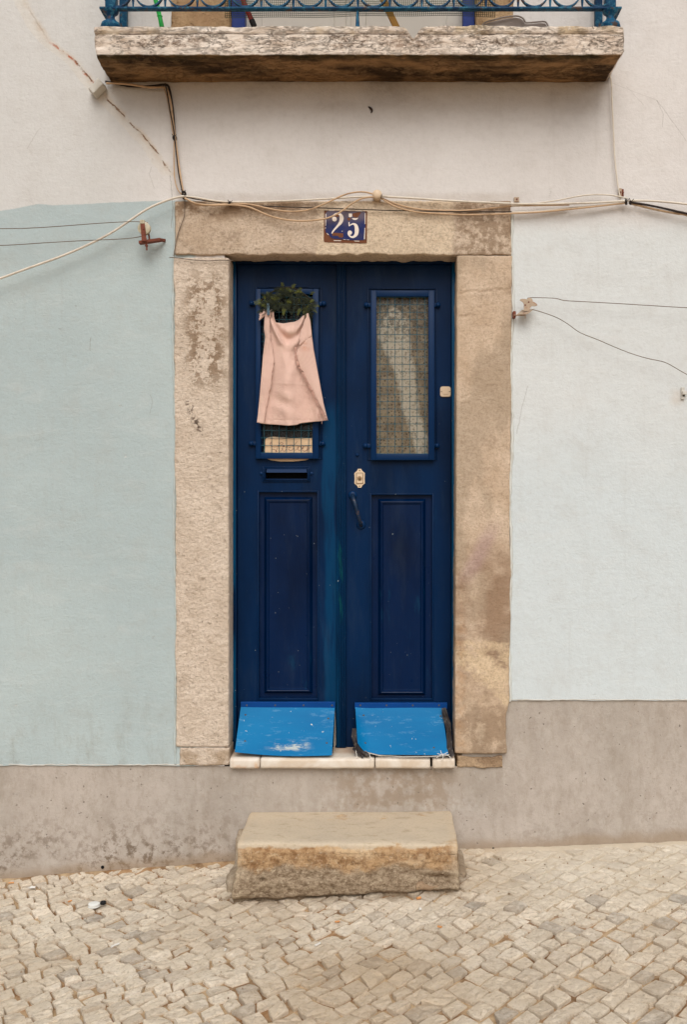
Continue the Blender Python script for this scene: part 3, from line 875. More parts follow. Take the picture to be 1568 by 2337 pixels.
def cobbles(parent):
    pitch = 0.076
    N = 74
    def warp(u, v):
        # rows run slantwise across the pavement and fan gently
        ang = math.radians(39) + 0.16 * math.sin(u * 0.9 + 0.2) + 0.05 * math.sin(v * 1.7)
        x = u * math.cos(ang) - v * math.sin(ang)
        y = u * math.sin(ang) + v * math.cos(ang)
        return x + 0.035 * math.sin(2.2 * v), y + 0.03 * math.sin(2.6 * u) - 1.2
    vl = [0.0]
    for _ in range(2 * N): vl.append(vl[-1] + pitch * random.uniform(0.76, 1.0))
    mid_ = vl[N]; vl = [a_ - mid_ for a_ in vl]
    ph = [(random.uniform(0, 6), random.uniform(0, 6), random.uniform(2, 5), random.uniform(6, 11)) for _ in vl]
    def vline(k, u):
        a_, b_, f1, f2 = ph[k]
        return vl[k] + 0.006 * math.sin(f1 * u + a_) + 0.004 * math.sin(f2 * u + b_)
    stones = []
    for k in range(2 * N):
        u = -N * pitch + random.uniform(0, pitch)
        while u < N * pitch:
            w = pitch * random.choice((0.86, 0.95, 1.0, 1.05, 1.12, 1.25)) * random.uniform(0.93, 1.07)
            sk0, sk1 = (getattr(cobbles, 'sk', 0.0), random.gauss(0, 0.006))
            cobbles.sk = sk1
            g_ = lambda: random.gauss(0, 0.0028)
            q = [warp(u - sk0 + g_(), vline(k, u) + g_()), warp(u + w - sk1 + g_(), vline(k, u + w) + g_()),
                 warp(u + w + sk1 + g_(), vline(k + 1, u + w) + g_()), warp(u + sk0 + g_(), vline(k + 1, u) + g_())]
            u += w
            cx = sum(a[0] for a in q) / 4; cy = sum(a[1] for a in q) / 4
            if abs(cx) > 2.55 or cy > 0.05 or cy < -3.3: continue
            if -0.385 < cx < 0.43 and cy > -0.38: continue
            stones.append((q, cx, cy))
    def px(x, y, z=0.0):
        D = y - CAMY
        if D < 0.3: return None
        return 870 + F * (x - CAMX) / D, 1130 + F * (CAMZ - z) / D
    rank = []
    for s in stones:
        c = px(s[1], s[2], float(gz(s[1], s[2])))
        vis = c is not None and -40 < c[0] < 1608 and c[1] < 2380 and s[2] < -0.0
        rank.append((0 if vis else 1, (s[2] - CAMY), s))
    rank.sort(key=lambda r: (r[0], r[1]))
    def stone(q, cx, cy):
        gap = random.uniform(0.0022, 0.0060)
        ring = []
        for k in range(4):
            a = np.array(q[k]); b = np.array(q[(k + 1) % 4])
            mid = (a + b) / 2
            ring.append(a); ring.append(mid + (mid - [cx, cy]) * random.uniform(-0.07, 0.02))
        ring = np.array(ring); c0 = np.array([cx, cy])
        size = np.linalg.norm(ring - c0, axis=1).mean()
        ring = c0 + (ring - c0) * (1 - gap / size)
        for k in (0, 2, 4, 6):   # knocked-off corners
            ring[k] = c0 + (ring[k] - c0) * random.uniform(0.86, 0.99)
        zc = float(gz(cx, cy)) + random.gauss(0, 0.0026)
        if random.random() < 0.04: zc -= random.uniform(0.003, 0.006)
        tx, ty = random.gauss(0, 0.06), random.gauss(0, 0.06)
        sx = float(gz(cx + .05, cy) - gz(cx - .05, cy)) / 0.1
        dome = random.uniform(-0.0008, 0.0016)
        vs = []
        outer = ring; inner = c0 + (ring - c0) * random.uniform(0.92, 0.97)
        inner2 = c0 + (ring - c0) * 0.45
        def zz(p, dz): return zc + (p[0] - cx) * (sx + tx) + (p[1] - cy) * ty + dz
        for p in outer: vs.append((p[0], p[1], zz(p, -0.05)))
        for p in outer: vs.append((p[0], p[1], zz(p, -random.uniform(0.002, 0.007))))
        for p in inner: vs.append((p[0], p[1], zz(p, random.gauss(0, 0.0013))))
        for p in inner2: vs.append((p[0], p[1], zz(p, dome + random.gauss(0, 0.0016))))
        vs.append((cx, cy, zz(c0, dome + random.gauss(0, 0.001))))
        fs = []
        for r in range(3):
            for k in range(8):
                fs.append((r * 8 + k, r * 8 + (k + 1) % 8, (r + 1) * 8 + (k + 1) % 8, (r + 1) * 8 + k))
        for k in range(8): fs.append((24 + k, 24 + (k + 1) % 8, 32))
        return vs, fs, min(1, max(0, random.gauss(0.55, 0.2))) if random.random() > 0.045 else 0.05
    def link(name, V, Fc, tints):
        o = mesh_obj(name, V, Fc, M['cobble'], parent, False)
        at = o.data.attributes.new('tint', 'FLOAT', 'POINT')
        at.data.foreach_set('value', tints)
        return o
    rest = ([], [], [])
    for k, (_, _, s) in enumerate(rank):
        vs, fs, ti = stone(*s)
        if k < 300 and rank[k][0] == 0:
            link('cobblestone', vs, fs, [ti] * len(vs))
        else:
            b = len(rest[0]); rest[0].extend(vs); rest[1].extend([tuple(i + b for i in f) for f in fs]); rest[2].extend([ti] * len(vs))
    o = link('cobblestones', rest[0], rest[1], rest[2]); o['kind'] = 'stuff'
cobbles(pav)

# ------------------------------------------------------------------ facade
wall = thing('house_wall', 'weathered plaster house front painted white, cream and pale blue above a grey plinth', 'wall')

ZL, ZR = Z(1746), Z(1598)
XLJ, XRJ = X(403), X(1160)

def grid_wall(name, xs, zs, keep, yf, mat, parent):
    n = len(xs)
    XX, ZZ = np.meshgrid(xs, zs)
    V = np.stack([XX.ravel(), np.zeros(XX.size), ZZ.ravel()], 1)
    V[:, 1] = yf(V)
    jj, ii = np.meshgrid(np.arange(len(zs) - 1), np.arange(n - 1), indexing='ij')
    cx = (xs[ii] + xs[ii + 1]) / 2; cz = (zs[jj] + zs[jj + 1]) / 2
    k = keep(cx, cz).ravel()
    a = (jj * n + ii).ravel()[k]
    Fc = np.stack([a, a + 1, a + n + 1, a + n], 1)
    used = np.zeros(len(V), bool); used[Fc.ravel()] = True
    remap = np.cumsum(used) - 1
    return V[used], remap[Fc], remap, used

def lines(parts):
    out = []
    for a, b, r in parts:
        out.append(np.linspace(a, b, max(2, int(round((b - a) / r)) + 1)))
    return np.unique(np.round(np.concatenate(out), 6))

OX0, OX1 = X(512), X(1055)      # rough opening behind the jamb faces
OZ1, OZ0 = Z(560), 0.40
BX0, BX1, BZ0 = X(505), X(1105), 3.50   # opening of the upper floor window
xs = lines([(-3.4, -1.7, 0.08), (-1.7, XLJ, 0.011), (XLJ, OX0, 0.011), (OX0, OX1, 0.02), (OX1, XRJ, 0.011), (XRJ, 1.75, 0.011), (1.75, 3.4, 0.08)])
zs = lines([(ZL, ZR, 0.012), (ZR, OZ1, 0.011), (OZ1, 3.45, 0.011), (3.45, 3.80, 0.02), (3.8, 5.8, 0.08)])

def keep_pl(cx, cz):
    k = np.ones(cx.shape, bool)
    k &= ~((cx > OX0) & (cx < OX1) & (cz < OZ1))
    k &= ~((cx > OX0) & (cz < ZR))
    k &= ~((cx > BX0) & (cx < BX1) & (cz > 3.58) & (cz < 5.6))
    return k
def y_pl(V):
    e = 0.0022 * fbm(V, 1.6, 3, 1.0) + 0.0011 * fbm(V, 7, 3, 3.0)
    return e
V, Fc, remap, used = grid_wall('plaster', xs, zs, keep_pl, y_pl, None, None)
# uneven hand-cut lower edges with a thick lip
lowL = np.abs(V[:, 2] - ZL) < 1e-4
V[lowL, 2] += 0.0035 * fbm(V[lowL], 9, 3, 2.0)
lowR = (np.abs(V[:, 2] - ZR) < 1e-4) & (V[:, 0] > OX1)
V[lowR, 2] += 0.003 * fbm(V[lowR], 7, 3, 4.0)
pl = mesh_obj('plaster', V, Fc.tolist(), M['plaster'], wall, True)
bm = bmesh.new(); bm.from_mesh(pl.data)
be = [e for e in bm.edges if e.is_boundary]
r = bmesh.ops.extrude_edge_only(bm, edges=be)
for v in [g for g in r['geom'] if isinstance(g, bmesh.types.BMVert)]: v.co.y += 0.05
for e in be: e.smooth = False
bm.to_mesh(pl.data); bm.free()

# plaster lips: the slightly raised paint-and-plaster bead along the plinth and the jamb
def bead(name, pts, r, mat, parent, jig=0.3):
    rr = [r * (1 + jig * random.uniform(-1, 1)) for _ in pts]
    return MB().tube(pts, r, 6, False, rr).build(name, mat, parent, True)
pts = [(x, 0.001, ZL + 0.003 + 0.0022 * random.gauss(0, 0.6)) for x in np.arange(-3.4, XLJ + 0.02, 0.02)]
M['lip'] = plain('lime_lip', S(198, 196, 188), 0.85, 0.1, 20, 0.6, dirt=S(168, 156, 140))
bead('plaster_lip', pts, 0.0035, M['lip'], wall)
pts = [(x, 0.001, ZR + 0.003 + 0.0016 * random.gauss(0, 0.6)) for x in np.arange(XRJ, 3.4, 0.02)]
bead('plaster_lip', pts, 0.0028, M['lip'], wall)

# plinth
xs = lines([(-3.4, -1.7, 0.08), (-1.7, OX0, 0.014), (OX0, OX1, 0.014), (OX1, 1.75, 0.014), (1.75, 3.4, 0.08)])
zs = lines([(-0.5, -0.2, 0.05), (-0.2, 0.40, 0.013), (0.40, 0.74, 0.013)])
def keep_pn(cx, cz): return ~((cx > OX0) & (cx < OX1) & (cz > 0.39))
def y_pn(V): return 0.007 + 0.0035 * fbm(V, 2.2, 3, 7.0) + 0.0012 * fbm(V, 14, 3, 9.0)
V, Fc, _, _ = grid_wall('plinth', xs, zs, keep_pn, y_pn, None, None)
mesh_obj('plinth', V, Fc.tolist(), M['plinth'], wall, True)
# body of the wall behind the skins (left, right, above, below the openings)
b = MB()
b.box(-3.4, OX0 - 0.02, 0.06, 0.5, -0.5, 5.8)
b.box(OX1 + 0.02, 3.4, 0.06, 0.5, -0.5, 5.8)
b.box(OX0 - 0.02, OX1 + 0.02, 0.06, 0.5, OZ1 + 0.02, 3.5)
b.box(OX0 - 0.02, OX1 + 0.02, 0.26, 0.5, -0.5, 0.36)
b.build('masonry', M['mortar'], wall)

# ---- stone surround
def lint_warp(V, N):
    d = 0.0016 * fbm(V, 12, 3, 3.0) + 0.0018 * fbm(V, 44, 3, 8.0)
    V = V + N * d[:, None]
    V[:, 0] += np.where(V[:, 0] > 0.6, -0.004, 0) + 0.005 * fbm(V, 9, 2, 1.0) * (np.abs(V[:, 0]) > 0.6)
    # ragged lower arris
    low = np.clip(1 - (V[:, 2] - Z(583)) / 0.03, 0, 1)
    V[:, 2] += low * np.abs(fbm(V, 12, 3, 6.0)) * 0.008
    return V
rough_block('lintel', X(399), X(1168), -0.014, 0.145, Z(583, -.014), Z(460), 0.0055, M['lintel'], wall, 0.007, lint_warp)

def jl_warp(V, N):
    d = 0.0013 * fbm(V, 9, 3, 11.0) + 0.0019 * fbm(V * [1, 1, 1.5], 48, 3, 2.0)
    side = np.clip((V[:, 1] + 0.0) / 0.02, 0, 1)
    V = V + N * (d * (1 - 0.8 * side))[:, None]
    lw = np.clip((X(425) - V[:, 0]) / 0.04, 0, 1)
    V[:, 0] += lw * 0.005 * fbm(V * [0, 1, 1], 8, 3, 5.0)
    # taper: the jamb stands a hair narrower at its outer foot
    tt = np.clip((Z(590) - V[:, 2]) / (Z(590) - Z(1745)), 0, 1)
    V[:, 0] += np.clip((X(500) - V[:, 0]) / 0.15, 0, 1) * tt * 0.010
    # worn inner arris
    inn = np.clip((V[:, 0] - X(512)) / 0.02, 0, 1) * (V[:, 1] < 0.02)
    V[:, 1] += inn * np.abs(fbm(V, 14, 3, 8.0)) * 0.009
    return V
rough_block('jamb_stone', X(397), X(523), -0.012, 0.26, Z(1703.2), Z(588), 0.0050, M['jamb_pale'], wall, 0.006, jl_warp)
rough_block('base_stone', X(405), X(524), -0.009, 0.26, Z(1746), Z(1704), 0.0065, M['jamb_pale'], wall, 0.008, jl_warp)

def jr_warp(V, N):
    d = 0.002 * fbm(V, 16, 4, 21.0) + 0.0009 * fbm(V, 60, 2, 12.0)
    V = V + N * d[:, None]
    tt = np.clip((Z(583) - V[:, 2]) / (Z(583) - Z(1745)), 0, 1)
    V[:, 0] -= tt * 0.011
    out = np.clip((V[:, 0] - X(1130)) / 0.04, 0, 1)
    V[:, 0] += out * 0.004 * fbm(V * [0, 1, 1], 8, 3, 15.0)
    # bites out of the lower outer corner
    low = np.clip((Z(1600) - V[:, 2]) / 0.05, 0, 1) * out
    V[:, 0] -= low * (0.010 + 0.012 * np.abs(fbm(V, 10, 3, 6.0)))
    # spalled inner arris on the lower half
    sp = np.clip((X(1072) - V[:, 0]) / 0.03, 0, 1) * (V[:, 1] < 0.03) * tt
    V[:, 1] += sp * np.abs(fbm(V, 11, 4, 30.0)) * 0.010
    # broken face between the two repairs
    f = (V[:, 1] < 0.02) * np.exp(-((V[:, 2] - Z(1510)) / 0.07) ** 2)
    V[:, 1] += f * np.abs(fbm(V, 9, 4, 31.0)) * 0.009
    # fine crack lines cut into the upper face
    for (zc, x0, x1, sl, w) in ((Z(672), X(1045), X(1165), 0.10, .003), (Z(722), X(1046), X(1085), -0.12, .003), (Z(905), X(1050), X(1078), .1, .0025)):
        cz = zc + (V[:, 0] - x0) * sl + 0.012 * fbm(V * [1, 0, 0], 25, 3, zc)
        m = np.exp(-((V[:, 2] - cz) / w) ** 2) * (V[:, 0] > x0) * (V[:, 0] < x1) * (V[:, 1] < 0.02)
        V[:, 1] += m * 0.006
    return V
rough_block('jamb_stone', X(1043), X(1168), -0.012, 0.26, Z(1718), Z(584), 0.0065, M['jamb_tan'], wall, 0.005, jr_warp)
rough_block('base_stone', X(1041), X(1150), -0.006, 0.26, Z(1754), Z(1722), 0.0065, M['rubble'], wall, 0.009, lambda V, N: V + N * (0.009 * fbm(V, 22, 4, 2.0) - 0.004)[:, None])

# plaster lapping over the stone edges
M['lap'] = plain('plaster_lap', S(204, 206, 200), 0.85, 0.08, 14, 0.6, dirt=S(176, 168, 152))
M['laplow'] = plain('blue_plaster_lap', S(180, 190, 187), 0.85, 0.08, 14, 0.6, dirt=S(150, 146, 134))
zz = np.arange(Z(1600), Z(480), 0.02)
pts = [(X(1171 - 8 * (Z(480) - z) / 2.15) + 0.004 * math.sin(z * 11) + random.gauss(0, 0.0012), -0.002, z) for z in zz]
bead('plaster_lap', pts, 0.0065, M['lap'], wall, 0.35)
zz = np.arange(Z(1742), Z(462), 0.02)
pts = [(X(395 + 6 * (Z(480) - z) / 2.4) + 0.004 * math.sin(z * 7 + 1) + random.gauss(0, 0.0012), -0.001, z) for z in zz]
bead('plaster_lap', pts, 0.0055, M['laplow'], wall, 0.4)

# threshold: marble sill of three pieces with joints
zt, zbm = Z(1731, -0.032), Z(1754, -0.032)
sl = lambda V, N: np.stack([V[:, 0], V[:, 1], V[:, 2] + 0.012 * np.clip((V[:, 1] + .03) / .2, 0, 1) * (V[:, 2] > (zt + zbm) / 2) + 0.001 * fbm(V, 12, 2, 3)], 1)
for a, c in ((523, 592), (593.2, 855.0), (856.0, 983.0), (987.5, 1039.5)):
    rough_block('threshold_slab', X(a, -.032), X(c, -.032), -0.032, 0.25, zbm, zt, 0.012, M['marble'], wall, 0.006, sl)

# ------------------------------------------------------------------ the blue double door
YD = 0.130          # face of the leaves
door = thing('double_door', 'dark navy double door with two barred lights and raised lower panels', 'door')
dx = lambda p: X(p, YD)
dz_ = lambda p: Z(p, YD)
ztop, zbot = dz_(597), 0.432
# casing
b = MB()
b.box(X(522), dx(541.5), YD - 0.020, 0.25, zbot, ztop, 0.002)
b.box(dx(1030.5), X(1046), YD - 0.020, 0.25, zbot, ztop, 0.002)
b.box(dx(541.5), dx(1030.5), YD - 0.022, 0.25, dz_(604), ztop + 0.03, 0.002)
b.build('door_frame', M['door'], door, True)

def leaf(x0, x1, hole, rec, slot=None):
    """stiles and rails butted round the light and the sunk panel"""
    hx0, hx1, hz1, hz0 = hole
    rx0, rx1, rz1, rz0 = rec
    t0, t1 = YD, YD + 0.04
    zt_, zb_ = dz_(604.5), zbot + 0.008
    b = MB()
    b.box(x0, hx0, t0, t1, hz0, zt_, 0)                  # stiles beside the light
    b.box(hx1, x1, t0, t1, hz0, zt_, 0)
    b.box(hx0, hx1, t0, t1, hz1, zt_, 0)                 # top rail
    if slot:
        sx0, sx1, sz1, sz0 = slot
        b.box(x0, sx0, t0, t1, sz0, hz0, 0); b.box(sx1, x1, t0, t1, sz0, hz0, 0)
        b.box(sx0, sx1, t0, t1, sz1, hz0, 0)
        b.box(x0, x1, t0, t1, rz1, sz0, 0)
    else:
        b.box(x0, x1, t0, t1, rz1, hz0, 0)
    b.box(x0, rx0, t0, t1, rz0, rz1, 0)
    b.box(rx1, x1, t0, t1, rz0, rz1, 0)
    b.box(x0, x1, t0, t1, zb_, rz0, 0)
    o = b.build('door_leaf', M['door'], door)
    # field board at the back of the recess
    MB().box(rx0 - 0.004, rx1 + 0.004, t0 + 0.017, t1 - 0.003, rz0 - 0.004, rz1 + 0.004).build('panel_field', M['panel'], door)
    return o
LH = (dx(598), dx(715), dz_(668), dz_(1036)); LR = (dx(587), dx(728), dz_(1119), dz_(1597))
RH = (dx(858), dx(980), dz_(673), dz_(1038)); RR = (dx(844), dx(990.5), dz_(1125), dz_(1597))
SLOT = (dx(606), dx(702), dz_(1077), dz_(1092))
leaf(dx(542.5), dx(771), LH, LR, SLOT)
leaf(dx(788), dx(1029.5), RH, RR)

def raised(x0, x1, z1, z0):
    """fielded panel: sunk flat, moulded slopes, flat field"""
    steps = [(0.0, 0.016), (0.004, 0.010), (0.012, -0.002), (0.014, -0.003), (0.017, -0.001), (0.020, -0.001), (0.024, 0.0045), (0.027, 0.005)]
    vs, fs = [], []
    for ins, dy in steps:
        for (x, z) in ((x0 + ins, z0 + ins), (x1 - ins, z0 + ins), (x1 - ins, z1 - ins), (x0 + ins, z1 - ins)):
            vs.append((x, YD + dy, z))
    for r_ in range(len(steps) - 1):
        for k in range(4):
            fs.append((r_ * 4 + k, r_ * 4 + (k + 1) % 4, (r_ + 1) * 4 + (k + 1) % 4, (r_ + 1) * 4 + k))
    k = (len(steps) - 1) * 4
    fs.append((k, k + 1, k + 2, k + 3))
    return mesh_obj('raised_panel', vs, fs, M['panel'], door)
raised(dx(602), dx(713), dz_(1134), dz_(1583))
raised(dx(863), dx(972), dz_(1138), dz_(1587))
# bead mouldings round the recesses and lights
def mould(r, w, y0, y1, name='panel_moulding', top=0.0):
    b = MB(); frame(b, r[0], r[1], r[3], r[2], w, y0, y1, 0.0012)
    return b.build(name, M['door'], door, True)
mould(LR, 0.008, YD - 0.004, YD + 0.016)
mould(RR, 0.008, YD - 0.004, YD + 0.016)
mould((dx(583), dx(735), dz_(655), dz_(1048)), 0.006, YD - 0.005, YD + 0.004, 'light_moulding')
mould((dx(838), dx(998), dz_(657), dz_(1050)), 0.006, YD - 0.005, YD + 0.004, 'light_moulding')
for (a, c, zt_) in ((612, 703, 652), (873, 960, 656)):    # little raised cap over each light
    MB().poly([(dx(a), dz_(zt_ + 4)), (dx(c), dz_(zt_ + 4)), (dx(c - 7), dz_(zt_ - 1)), (dx(a + 7), dz_(zt_ - 1))], YD - 0.008, YD + 0.002).build('light_cap', M['door'], door)

# meeting strip: reeded cover
b = MB()
b.box(dx(768.5), dx(790), YD - 0.016, YD + 0.002, zbot + 0.008, dz_(604.5), 0.003)
for q, rr_ in ((772, .0032), (777, .0042), (782, .0042), (787, .0032)):
    b.tube([(dx(q), YD - 0.0165, zbot + 0.02), (dx(q), YD - 0.0165, dz_(608))], rr_, 8, False)
b.build('meeting_strip', M['astragal'], door, True)

# barred frames
def grille(x0, x1, z1, z0, ix0, ix1, iz1, iz0, tabs, n_v, px0, step, py0):
    yf, yb = YD - 0.026, YD - 0.009
    b = MB()
    b.box(x0, ix0, yf, yb, z0, z1, 0.0015); b.box(ix1, x1, yf, yb, z0, z1, 0.0015)
    b.box(ix0, ix1, yf + 0.0006, yb, z0, iz0, 0.0012); b.box(ix0, ix1, yf + 0.0006, yb, iz1, z1, 0.0012)
    g = b.build('grille_frame', M['grille'], door, True)
    for (a, c) in tabs:
        t_ = MB()
        xx, zz_ = X(a, yb), Z(c, yb)
        s_ = -1 if xx < (x0 + x1) / 2 else 1
        xe = x0 if s_ < 0 else x1
        t_.box(min(xx, xe), max(xx, xe), yb - 0.005, yb, zz_ - 0.009, zz_ + 0.009, 0.0015)
        t_.lathe((xx, yb - 0.004, zz_), [(0.011, 0.012), (0.011, -0.003), (0.008, -0.007), (0.003, -0.010)], 'y', 14)
        t_.build('hinge_lug', M['grille'], door, True)
    # crimped wires, woven over and under
    yw = YD - 0.015
    pitch = step / F * (YD - 0.015 - CAMY)
    xs_ = [X(px0, yw) + k * pitch for k in range(n_v)]
    nz_ = int((iz1 - iz0) / pitch) + 1
    z_ = [iz0 + pitch * 0.02 + k * pitch for k in range(nz_)]
    for k, x in enumerate(xs_):
        p_ = []
        m = 0
        zc = iz0 - 0.004
        while zc < iz1 + 0.004:
            p_.append((x + random.gauss(0, .0003), yw + 0.0016 * math.cos(math.pi * (zc - z_[0]) / pitch + math.pi * k), zc)); zc += pitch / 4
        MB().tube(p_, 0.00125, 6, False).build('grille_wire', M['wire'], g, True)
    for k, z in enumerate(z_):
        p_ = []
        xc = ix0 - 0.004
        while xc < ix1 + 0.004:
            p_.append((xc, yw - 0.0016 * math.cos(math.pi * (xc - xs_[0]) / pitch + math.pi * k), z + random.gauss(0, .0003))); xc += pitch / 4
        MB().tube(p_, 0.00125, 6, False).build('grille_wire', M['wire'], g, True)
yg = YD - 0.026
gx = lambda p: X(p, yg)
gzz = lambda p: Z(p, yg)
grille(gx(583.3), gx(727), gzz(658.6), gzz(1046.5), gx(594.7), gx(713.4), gzz(671), gzz(1033),
       ((574, 692), (739, 693), (573, 1012), (737, 1012)), 7, 603, 16.9, 1033)
grille(gx(846.6), gx(991.6), gzz(662.4), gzz(1049.6), gx(859.2), gx(978.1), gzz(676.4), gzz(1035.3),
       ((836, 696), (1000, 696), (834, 1017), (998, 1017)), 7, 867.5, 17.0, 1035)

# panes, and what hangs behind them
MB().box(LH[0] - .004, LH[1] + .004, YD + 0.014, YD + 0.018, LH[3] - .004, LH[2] + .004).build('glass_pane', M['glass'], door)
MB().box(RH[0] - .004, RH[1] + .004, YD + 0.014, YD + 0.018, RH[3] - .004, RH[2] + .004).build('glass_pane', M['glass'], door)
b = MB()
b.box(-0.56, 0.56, 0.42, 0.44, 0.3, 2.75)
b.box(-0.60, -0.56, 0.26, 0.44, 0.3, 2.75); b.box(0.56, 0.60, 0.26, 0.44, 0.3, 2.75); b.box(-0.56, 0.56, 0.26, 0.42, 2.70, 2.75); b.box(-0.56, 0.56, 0.26, 0.42, 0.3, 0.35)
b.build('hallway_lining', M['dark'], wall)

def curtain(name, outline, y, amp, freq, mat, label=None, thick=True):
    """hanging fabric; outline rows of (py, pxleft, pxright)"""
    rows = 60; cols = 40
    zs_ = np.linspace(0, 1, rows)
    pys = np.array([o[0] for o in outline], float)
    vs = []
    for r_ in range(rows):
        py = pys[0] + (pys[-1] - pys[0]) * zs_[r_]
        l = np.interp(py, pys, [o[1] for o in outline]); rt = np.interp(py, pys, [o[2] for o in outline])
        for c_ in range(cols):
            u = c_ / (cols - 1)
            yy = y + amp * math.sin(freq * (l + (rt - l) * u) / 20 + 0.6 * math.sin(r_ * 0.12)) + amp * 0.4 * math.sin(r_ * 0.35 + u * 7)
            vs.append((X(l + (rt - l) * u, y), yy, Z(py, y)))
    fs = [(a * cols + b_, a * cols + b_ + 1, (a + 1) * cols + b_ + 1, (a + 1) * cols + b_) for a in range(rows - 1) for b_ in range(cols - 1)]
    return mesh_obj(name, vs, fs, mat, None, True)
tag(curtain('lace_curtain', [(668, 850, 986), (1042, 850, 986)], YD + 0.027, 0.003, 2.2, M['lace']), 'brown spotted lace curtain with pale gathered swag behind the wire mesh beside the bell push', 'curtain')

# letter slot
b = MB()
frame(b, dx(599), dx(708), dz_(1099), dz_(1064), 0.007, YD - 0.007, YD + 0.001, 0.0012)
frame(b, dx(602.8), dx(704.5), dz_(1095.5), dz_(1067.5), 0.0055, YD - 0.011, YD - 0.007, 0.0012)
ls = b.build('letter_slot', M['door'], door, True)
MB().add([P(608, 1078, YD - 0.019), P(700.5, 1078, YD - 0.019), P(699, 1070, YD - 0.009), P(609, 1070, YD - 0.009),
          P(608, 1078, YD - 0.012), P(700.5, 1078, YD - 0.012), P(699, 1069, YD - 0.004), P(609, 1069, YD - 0.004)],
         [(0, 1, 2, 3), (4, 7, 6, 5), (0, 4, 5, 1), (1, 5, 6, 2), (2, 6, 7, 3), (3, 7, 4, 0)]).build('slot_flap', M['grille'], ls)
MB().box(dx(605), dx(703), YD + 0.038, YD + 0.044, dz_(1094), dz_(1075)).build('slot_back', M['black'], ls)
for q in (596, 711):
    MB().lathe((dx(q), YD, dz_(1080)), [(0.007, 0.001), (0.007, -0.004), (0.003, -0.007)], 'y', 12).build('slot_screw', M['grille'], ls, True)

# cylinder lock plate
cx, cz, yk = dx(820.9), dz_(1091), YD
b = MB()
hw, hh = 0.0235, 0.0425
pl_ = [(-0.30, -1), (0.30, -1), (0.50, -.78), (1, -.55), (0.95, 0), (1, .55), (0.50, .78), (0.30, 1), (-0.30, 1), (-0.50, .78), (-1, .55), (-0.95, 0), (-1, -.55), (-0.50, -.78)]
lk = b.poly([(cx + a * hw, cz + c * hh) for a, c in pl_], YD - 0.0035, YD + 0.0005).build('lock_plate', M['ivory'], door)
b = MB(); frame(b, cx - 0.016, cx + 0.016, cz - 0.025, cz + 0.025, 0.0022, YD - 0.007, YD - 0.003, 0.0008)
b.build('lock_rim', M['brass'], lk)
MB().box(cx - 0.0128, cx + 0.0128, YD - 0.006, YD - 0.0034, cz - 0.0218, cz + 0.0218, 0.001).build('lock_face', M['ivory'], lk)
MB().lathe((cx, YD - 0.0058, cz), [(0.0105, 0.0), (0.0105, -0.003), (0.0092, -0.0035)], 'y', 20).build('lock_barrel', M['brass'], lk, True)
b = MB(); b.box(cx - 0.001, cx + 0.0012, YD - 0.0102, YD - 0.0092, cz + 0.001, cz + 0.008); b.box(cx - 0.0016, cx + 0.0026, YD - 0.0102, YD - 0.0092, cz - 0.007, cz - 0.001)
b.build('keyhole', M['black'], lk)
for s_ in (-1, 1):
    MB().lathe((cx, YD - 0.0035, cz + s_ * 0.0355), [(0.0032, 0.0), (0.0028, -0.0018)], 'y', 10).build('plate_screw', M['brass'], lk, True)

# pull handle, fixed aslant
pa, pb = Vector(P(805, 1130, YD)), Vector(P(824, 1197, YD))
b = MB()
hd = b.tube([pa + Vector((0, -0.006, 0)), pa + Vector((0.001, -0.030, -0.010)), pa.lerp(pb, 0.22) + Vector((0.001, -0.046, 0)), pa.lerp(pb, 0.5) + Vector((0.001, -0.050, 0)), pa.lerp(pb, 0.8) + Vector((0, -0.044, 0)), pb + Vector((0, -0.026, 0.004)), pb + Vector((0, -0.005, 0))], 0.0085, 12, True, [0.010, 0.0105, 0.0105, 0.0085, 0.0078, 0.0085, 0.009]).build('pull_handle', M['worn_iron'], door, True)
for p_, rr_ in ((pa, 0.020), (pb, 0.021)):
    MB().lathe(p_, [(rr_, 0.0), (rr_, -0.003), (rr_ * .8, -0.007), (rr_ * .45, -0.010)], 'y', 20).build('handle_rose', M['grille'], hd, True)
MB().lathe(P(815.5, 1038, YD), [(0.0075, 0.001), (0.0075, -0.003), (0.005, -0.008), (0.002, -0.0095)], 'y', 14).build('door_stud', M['grille'], door, True)

# bell push
bx, bz = dx(1016.8), dz_(893.8)
def rounded(cx, cz, hw, hh, r, n=5):
    pts_ = []
    for (sx, sz, a0) in ((1, 1, 0), (-1, 1, 90), (-1, -1, 180), (1, -1, 270)):
        for k in range(n + 1):
            a = math.radians(a0 + 90 * k / n)
            pts_.append((cx + sx * (hw - r) + r * math.cos(a), cz + sz * (hh - r) + r * math.sin(a)))
    return pts_
bp = MB().poly(rounded(bx, bz, 0.0235, 0.0235, 0.010), YD - 0.006, YD + .0005).poly(rounded(bx, bz, 0.0215, 0.0215, 0.009), YD - 0.0085, YD - 0.006).build('bell_push', M['ivory'], door)
MB().lathe((bx, YD - 0.0085, bz), [(0.0155, 0.0), (0.0150, -0.0012), (0.0135, -0.0012), (0.013, -0.0002)], 'y', 24).build('bell_ring', M['ivory'], bp, True)
MB().poly(rounded(bx, bz, 0.0105, 0.0105, 0.0035), YD - 0.0115, YD - 0.0085).build('bell_button', M['ivory'], bp)
for s_ in (-1, 1):
    MB().lathe((bx + s_ * 0.0185, YD - 0.0085, bz), [(0.0024, 0.0), (0.0022, -0.0008)], 'y', 10).build('bell_screw', M['black'], bp, True)

